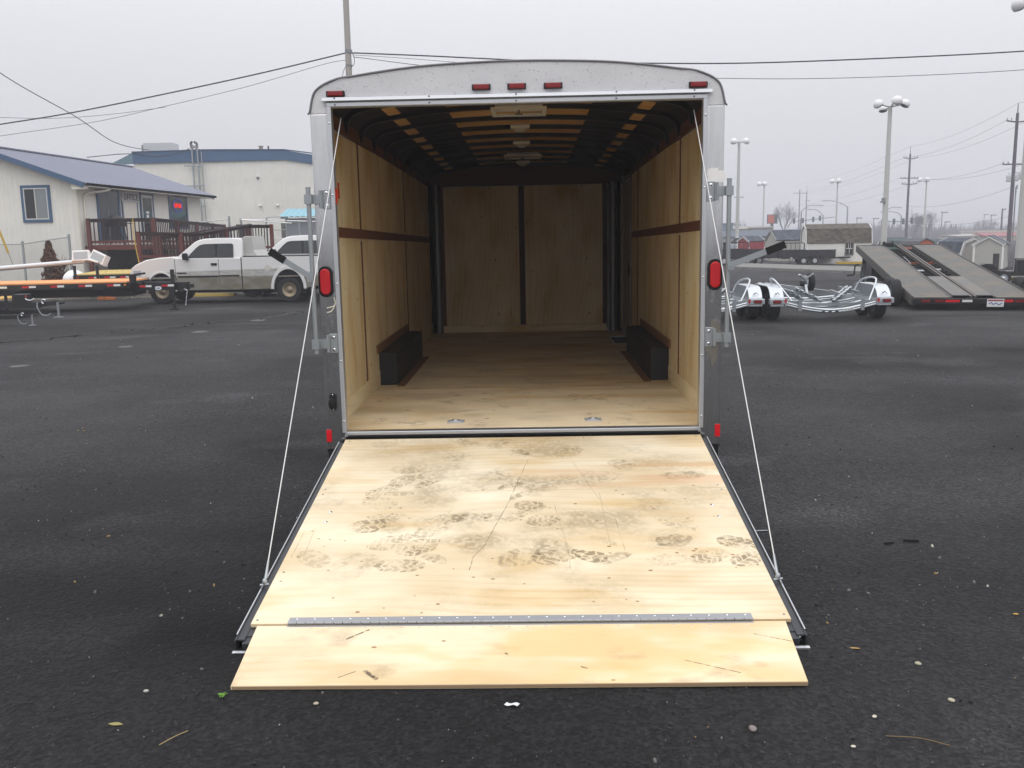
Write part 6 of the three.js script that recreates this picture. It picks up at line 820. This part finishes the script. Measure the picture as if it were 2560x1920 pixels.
streetLamp('street lamp with a short arm just right of the four-headed pole', [67.2, -170], 5.3, [[0.4, 5.7, 0], [1.3, 6.1, 0], [2.3, 6.05, 0]]);
streetLamp('street lamp arching right beyond the four-headed pole', [71.0, -172], 4.5, [[-0.5, 4.95, 0], [-1.8, 5.3, 0], [-3.4, 5.3, 0]]);
for (const [x, z, h, l] of [[61.9, -170, 4.2, 'small angular lamp above the roof of the white shed'], [66.9, -175, 4.1, 'small lamp right of the white shed roof'], [75.6, -165, 4.9, 'small angular lamp in front of the bare grove'], [78.5, -170, 3.2, 'short dark lamp left of the pole stub'], [112.5, -225, 5.3, 'double-armed lamp over the farthest hazy tree'], [89.5, -175, 4.4, 'small lamp just right of the dark pole stub']]) { const p = thing('area_lamp', l, 'street lamp', [x, 0, z]); obj('pole', [rod([0, 0, 0], [0, h, 0], 0.1, 0.08, 8)], M.grey, p); obj('lamp', [bx(1.1, 0.14, 0.35, 0.4, h, 0)], M.poleDark, p); }
function signals(label, [x, z], h, a, b, rise, heads) { const p = thing('traffic_signal', label, 'traffic signal', [x, 0, z]); obj('pole', [rod([0, 0, 0], [0, h + 0.4, 0], 0.16, 0.13, 10)], M.grey, p); obj('mast_arm', [rod([a, h - (a < 0 ? 0.05 : 0), 0], [0, h, 0], 0.07), rod([0, h, 0], [b, h + rise, 0], 0.09, 0.06)], M.grey, p); for (const q of heads) { const s = obj('signal_head', [rb(0.36, 0.98, 0.3, 0.05, q, h + rise * Math.max(0, q / b) + (q === heads[heads.length - 1] ? 0.1 : 0), 0.2)], mat(0x23303a, 0.6), p); obj('visor', [0.3, 0, -0.3].map((d) => rod([q, h + rise * Math.max(0, q / b) + d, 0.35], [q, h + rise * Math.max(0, q / b) + d, 0.5], 0.13, 0.13, 10)), mat(0x1a242c, 0.6), s); } return p; }
signals('traffic signal mast with several heads above the grey-beige shed', [51.3, -170], 3.85, -1.4, 6.4, 0.62, [-1.3, 0.35, 2.3, 3.55]);
signals('traffic signal mast arm right of the four-headed light pole', [59.0, -150], 3.22, -0.4, 5.2, 0.05, [1.95, 3.5, 4.9]);
{ const b = thing('billboard', 'orange and dark billboard on a dark post by the bare tree', 'billboard', [40.7, 0, -150]); obj('panel', [rb(1.05, 1.35, 0.25, 0.02, -0.2, 4.0, 0.02)], mat(0xb8482c, 0.6), b); obj('side_panel', [rb(0.55, 1.35, 0.25, 0.02, 0.61, 4.0, 0)], mat(0x33474a, 0.6), b); obj('frame', [bx(1.75, 0.1, 0.3, 0.03, 4.7, 0), bx(1.75, 0.1, 0.3, 0.03, 3.28, 0), bx(0.1, 1.4, 0.3, -0.78, 4.0, 0)], M.poleDark, b); obj('post', [bx(0.42, 3.3, 0.4, 0.0, 1.65, -0.05)], mat(0x39434d, 0.8), b); }
// bare trees
function bareTree(label, [x, z], h, spread, seed, depth = 6, n = 1) {
  const t = thing('bare_tree', label, 'tree', [x, 0, z]), r = rng(seed), tr = [], cr = [];
  for (let k = 0; k < n; k++) { const o = V((r() - 0.5) * spread * 0.8, 0, (r() - 0.5) * 2); tr.push(rod([o.x, 0, o.z], [o.x, h * 0.24, o.z], h * 0.022, h * 0.016, 7)); for (let i = 0; i < 8; i++) { const d = V((r() - 0.5) * 1.9, 0.9, (r() - 0.5) * 1.9).normalize(); twigs(r, V(o.x, h * (0.18 + 0.06 * r()), o.z), d, h * 0.24, h * 0.011, depth, cr, 0.6); } }
  const box = new THREE.Box3(); cr.forEach((g) => { g.computeBoundingBox(); box.union(g.boundingBox); }); const sx = spread / (box.max.x - box.min.x), sy = h / box.max.y;
  const g = cr.map((q) => q.scale(sx, sy, sx)); obj('trunk', tr.map((q) => q.scale(sx, sy, sx)), mat(0x5a5456, 0.9), t); obj('crown', g, mat(0x6a6468, 0.95), t); return t;
}
bareTree('round bare winter tree behind the billboard', [53.1, -190], 8.4, 6.0, 31, 7);
bareTree('low bare tree in the haze left of the round one', [50.0, -215], 5.0, 5.0, 37, 5);
bareTree('loose bare grove to the right of the four-headed pole', [74.2, -170], 5.9, 7.0, 41, 6, 3);
bareTree('faint bare tree in the far haze above the pale sheds', [116.5, -230], 4.4, 6.2, 47, 5, 2);
{ // scrubby wood in the haze behind the sheds
  const r = rng(61), g = []; for (let i = 0; i < 900; i++) { const x = 60 + r() * 70, z = -182 - r() * 40 - (x - 60) * 0.3, h = (x < 92 ? 2.2 : 1.3) + r() * 1.5 * noise(x * 0.2, 0, 5) * 2; for (let k = 0; k < 4; k++) g.push(rod([x + r() - 0.5, 0, z], [x + (r() - 0.5) * 2.2, h * (0.6 + 0.5 * r()), z + r() - 0.5], 0.07, 0.02, 3)); }
  const w = obj('scrub_wood', g, mat(0x767379, 0.95), scene, { kind: 'stuff' }); tag(w, 'hazy band of bare scrub behind the sheds', 'woodland');
  const c = []; for (let i = 0; i < 70; i++) { const x = 88 + r() * 45, z = -225 - r() * 30, h = 1.6 + r() * 2.0; c.push(new THREE.ConeGeometry(0.7 + r() * 0.5, h, 7).translate(x, h / 2, z)); }
  const e = obj('conifer_belt', c, mat(0x56625f, 0.95), scene, { kind: 'stuff' }); tag(e, 'low line of dark conifers fading into the haze at right', 'woodland');
}
// far buildings
function farBuilding(label, [x, z], w, h, d, wallC, roofC, rise, turn = 0) { const b = thing('far_building', label, 'building', [x, 0, z], turn); obj('wall', [bx(w, h, d, 0, h / 2, 0)], mat(wallC, 0.85), b); if (rise) obj('roof', [prism([[-d / 2 - 0.2, h], [d / 2 + 0.2, h], [0, h + rise]], w + 0.4).rotateY(Math.PI / 2).translate(-w / 2 - 0.2, 0.01, 0)], mat(roofC, 0.7), b); else obj('roof', [bx(w + 0.2, 0.2, d + 0.2, 0, h + 0.1, 0)], mat(roofC, 0.7), b); const win = shared(bx(w * 0.09, h * 0.25, 0.1)); for (let i = 0; i < 4; i++) piece('window', win, M.glass, b, [-w * 0.36 + i * w * 0.24, h * 0.55, d / 2 + 0.02]); return b; }
farBuilding('long hazy building with a dark slate roof behind the red shed', [20.8, -82], 5.4, 1.4, 4, 0x9aa0a4, 0x49525e, 0.55);
farBuilding('teal-blue box building at the trailer post, far left of the background', [26.2, -122], 2.6, 2.9, 5, 0x5f7a86, 0x4a6470, 0);
farBuilding('cream low building beside the tall twin-globe light', [28.6, -124], 2.6, 2.3, 5, 0xbdb59c, 0x8c8a84, 0.3);
farBuilding('wide grey-brown building in front of the billboard post', [31.6, -128], 5.6, 2.45, 6, 0x8b8984, 0x807e7a, 0.25);
farBuilding('pale long roof beyond the green sheds', [68, -140], 4.6, 0.8, 6, 0xb9b6ad, 0xc4c2ba, 0.12);
farBuilding('building with a faded red roof behind the pale sheds', [72, -138], 5.4, 0.65, 6, 0xb5aaa3, 0x8e4a4c, 0.5);
farBuilding('white flat-roofed building at the right edge behind the utility pole', [75.5, -146], 7.5, 1.3, 6, 0xc9c7c1, 0xc8beb4, 0);
for (const [x, z, c, l, tn] of [[13.9, -70, 0xb9bcc0, 'pale silver car parked behind the mesh gate, left of the red shed', 0.3], [16.9, -66, 0x9da4ab, 'grey-blue car parked right of the red shed', -0.2], [12.6, -68, 0x8f2b33, 'dark red car half hidden by the left mesh gate', 0.1]]) {
  const v = thing('parked_car', l, 'car', [x, 0, z], tn); obj('body', [prism([[-1.9, 0.25], [1.9, 0.25], [1.95, 0.65], [1.3, 0.8], [-1.2, 0.85], [-1.95, 0.75]], 1.5, 0.06).translate(0, 0, -0.75)], new THREE.MeshPhysicalMaterial({ color: c, roughness: 0.35, clearcoat: 0.6 }), v); obj('cabin', [taper(prism([[-1.3, 0.84], [0.9, 0.82], [0.35, 1.3], [-0.9, 1.32]], 1.4, 0.04).translate(0, 0, -0.7), 0.84, 1.3, 0.15)], M.glass, v); obj('roof', [rb(1.2, 0.05, 1.2, 0.02, -0.28, 1.35, 0)], mat(c, 0.4), v);
  for (const q of [-1.2, 1.2]) for (const s of [-1, 1]) tyreSet(v, q, 0.3, s * 0.72, 0.3, 0.18, 'z');
}
// ---- small things lying on the asphalt
{ const p = new THREE.PlaneGeometry(0.055, 0.02, 6, 2).rotateX(-Math.PI / 2), a = p.attributes.position; for (let i = 0; i < a.count; i++) a.setY(i, 0.008 + 0.006 * Math.sin(a.getX(i) * 90)); p.computeVertexNormals(); tag(obj('paper_scrap', [p.rotateY(-0.5).translate(-0.02, 0, 2.74)], mat(0xcfd2d4, 0.7, 0, { side: THREE.DoubleSide })), 'torn white paper scrap on the asphalt below the middle of the flap', 'paper scrap'); }
{ const stone = (x, z, s, c, l, sq = 0.6) => { s *= 0.8; const g = new THREE.IcosahedronGeometry(s, 2), a = g.attributes.position; for (let i = 0; i < a.count; i++) { const k = 1 + 0.25 * (noise(a.getX(i) / s * 1.3 + x * 9, a.getY(i) / s * 1.3 + a.getZ(i) / s + z * 7, 3) - 0.5); a.setXYZ(i, a.getX(i) * k * 1.25, a.getY(i) * k * sq, a.getZ(i) * k); } g.computeVertexNormals(); tag(obj('pebble', [g.rotateY(x * 5 + 0.6).translate(x, s * sq * 0.8, z)], mat(c, 0.85)), l, 'pebble'); };
  stone(0.82, 2.91, 0.017, 0x77706c, 'largest smooth grey-brown pebble, below the right part of the flap'); stone(-1.66, 1.91, 0.01, 0x8d8a80, 'small pale pebble left of the flap hinge'); stone(-1.43, 2.62, 0.011, 0x9c9a92, 'light grey pebble left of the flap corner'); stone(-0.75, 2.72, 0.01, 0xa39a86, 'tan pebble just below the left part of the flap'); stone(1.59, 2.43, 0.013, 0x9c9684, 'round tan pebble right of the flap corner'); stone(1.59, 2.72, 0.013, 0xa8a08c, 'flat cream pebble, lower right of the flap corner'); stone(1.27, 2.83, 0.009, 0xb9b3a4, 'tiny cream pebble under the right flap corner'); stone(1.13, 3.02, 0.008, 0xbcb6a8, 'tiny pale pebble near the bottom edge, right'); }
{ const leafG = (L, W) => { const s = new THREE.Shape(); s.moveTo(-L, 0); s.quadraticCurveTo(0, W, L, 0); s.quadraticCurveTo(0, -W, -L, 0); const g = new THREE.ExtrudeGeometry(s, { depth: 0.0015, bevelEnabled: false }).rotateX(-Math.PI / 2); const a = g.attributes.position; for (let i = 0; i < a.count; i++) a.setY(i, a.getY(i) + 0.003 + 0.12 * Math.abs(a.getZ(i))); return g; };
  tag(obj('dead_leaf', [leafG(0.028, 0.02).rotateY(-0.1).translate(-1.44, 0, 2.86)], mat(0x8a8352, 0.8)), 'olive dead leaf at lower left', 'leaf'); tag(obj('dead_leaf', [leafG(0.022, 0.012).rotateY(-0.2).translate(1.39, 0, 2.29)], mat(0x9c7a46, 0.8)), 'narrow tan dead leaf right of the flap', 'leaf'); tag(obj('dead_leaf', [leafG(0.013, 0.014).translate(2.22, 0, 1.96)], mat(0xa8893a, 0.8)), 'small yellow leaf at the right edge', 'leaf');
  tag(obj('twig', [pipe([[-1.225, 0.006, 3.0], [-1.19, 0.012, 2.96], [-1.16, 0.006, 2.91]], 0.0016, 5, 12)], mat(0xa58e62, 0.9)), 'dry straw twig at lower left below the leaf', 'twig'); tag(obj('twig', [pipe([[1.26, 0.005, 2.96], [1.36, 0.012, 2.985], [1.45, 0.005, 3.02]], 0.0014, 5, 12)], mat(0x7c6646, 0.9)), 'thin brown twig at lower right', 'twig'); tag(obj('stick', [bar([2.12, 0.01, 0.965], [2.2, 0.01, 0.98], 0.018, 0.012), bar([2.0, 0.008, 1.01], [2.05, 0.008, 1.0], 0.016, 0.01)], M.blackMatt), 'two dark broken chips on the asphalt right of the ramp', 'stick'); tag(obj('nail', [rod([1.34, 0.005, 0.775], [1.42, 0.005, 0.77], 0.003)], M.galv), 'thin bright nail beside the right ramp edge', 'nail');
  const w = thing('weed', 'tiny bright green weed left of the flap corner', 'weed', [-1.12, 0, 2.66]), r = rng(3), lf = []; for (let i = 0; i < 26; i++) { const a = r() * 6.28, d = 0.025 * r(); lf.push(leafG(0.008 + 0.006 * r(), 0.007).rotateZ(0.4 * r()).rotateY(a).translate(Math.cos(a) * d, 0.002 + 0.014 * r(), Math.sin(a) * d)); } obj('leaves', lf, mat(0x5f8a2c, 0.7, 0, { side: THREE.DoubleSide }), w); obj('stem', [rod([0, 0, 0], [0, 0.012, 0], 0.002)], mat(0x5a7a2c, 0.8), w); w.scale.setScalar(0.62); }
scene.traverse((o) => { if (o.isMesh) { o.castShadow = true; o.receiveShadow = true; } });
renderer.render(scene, camera);
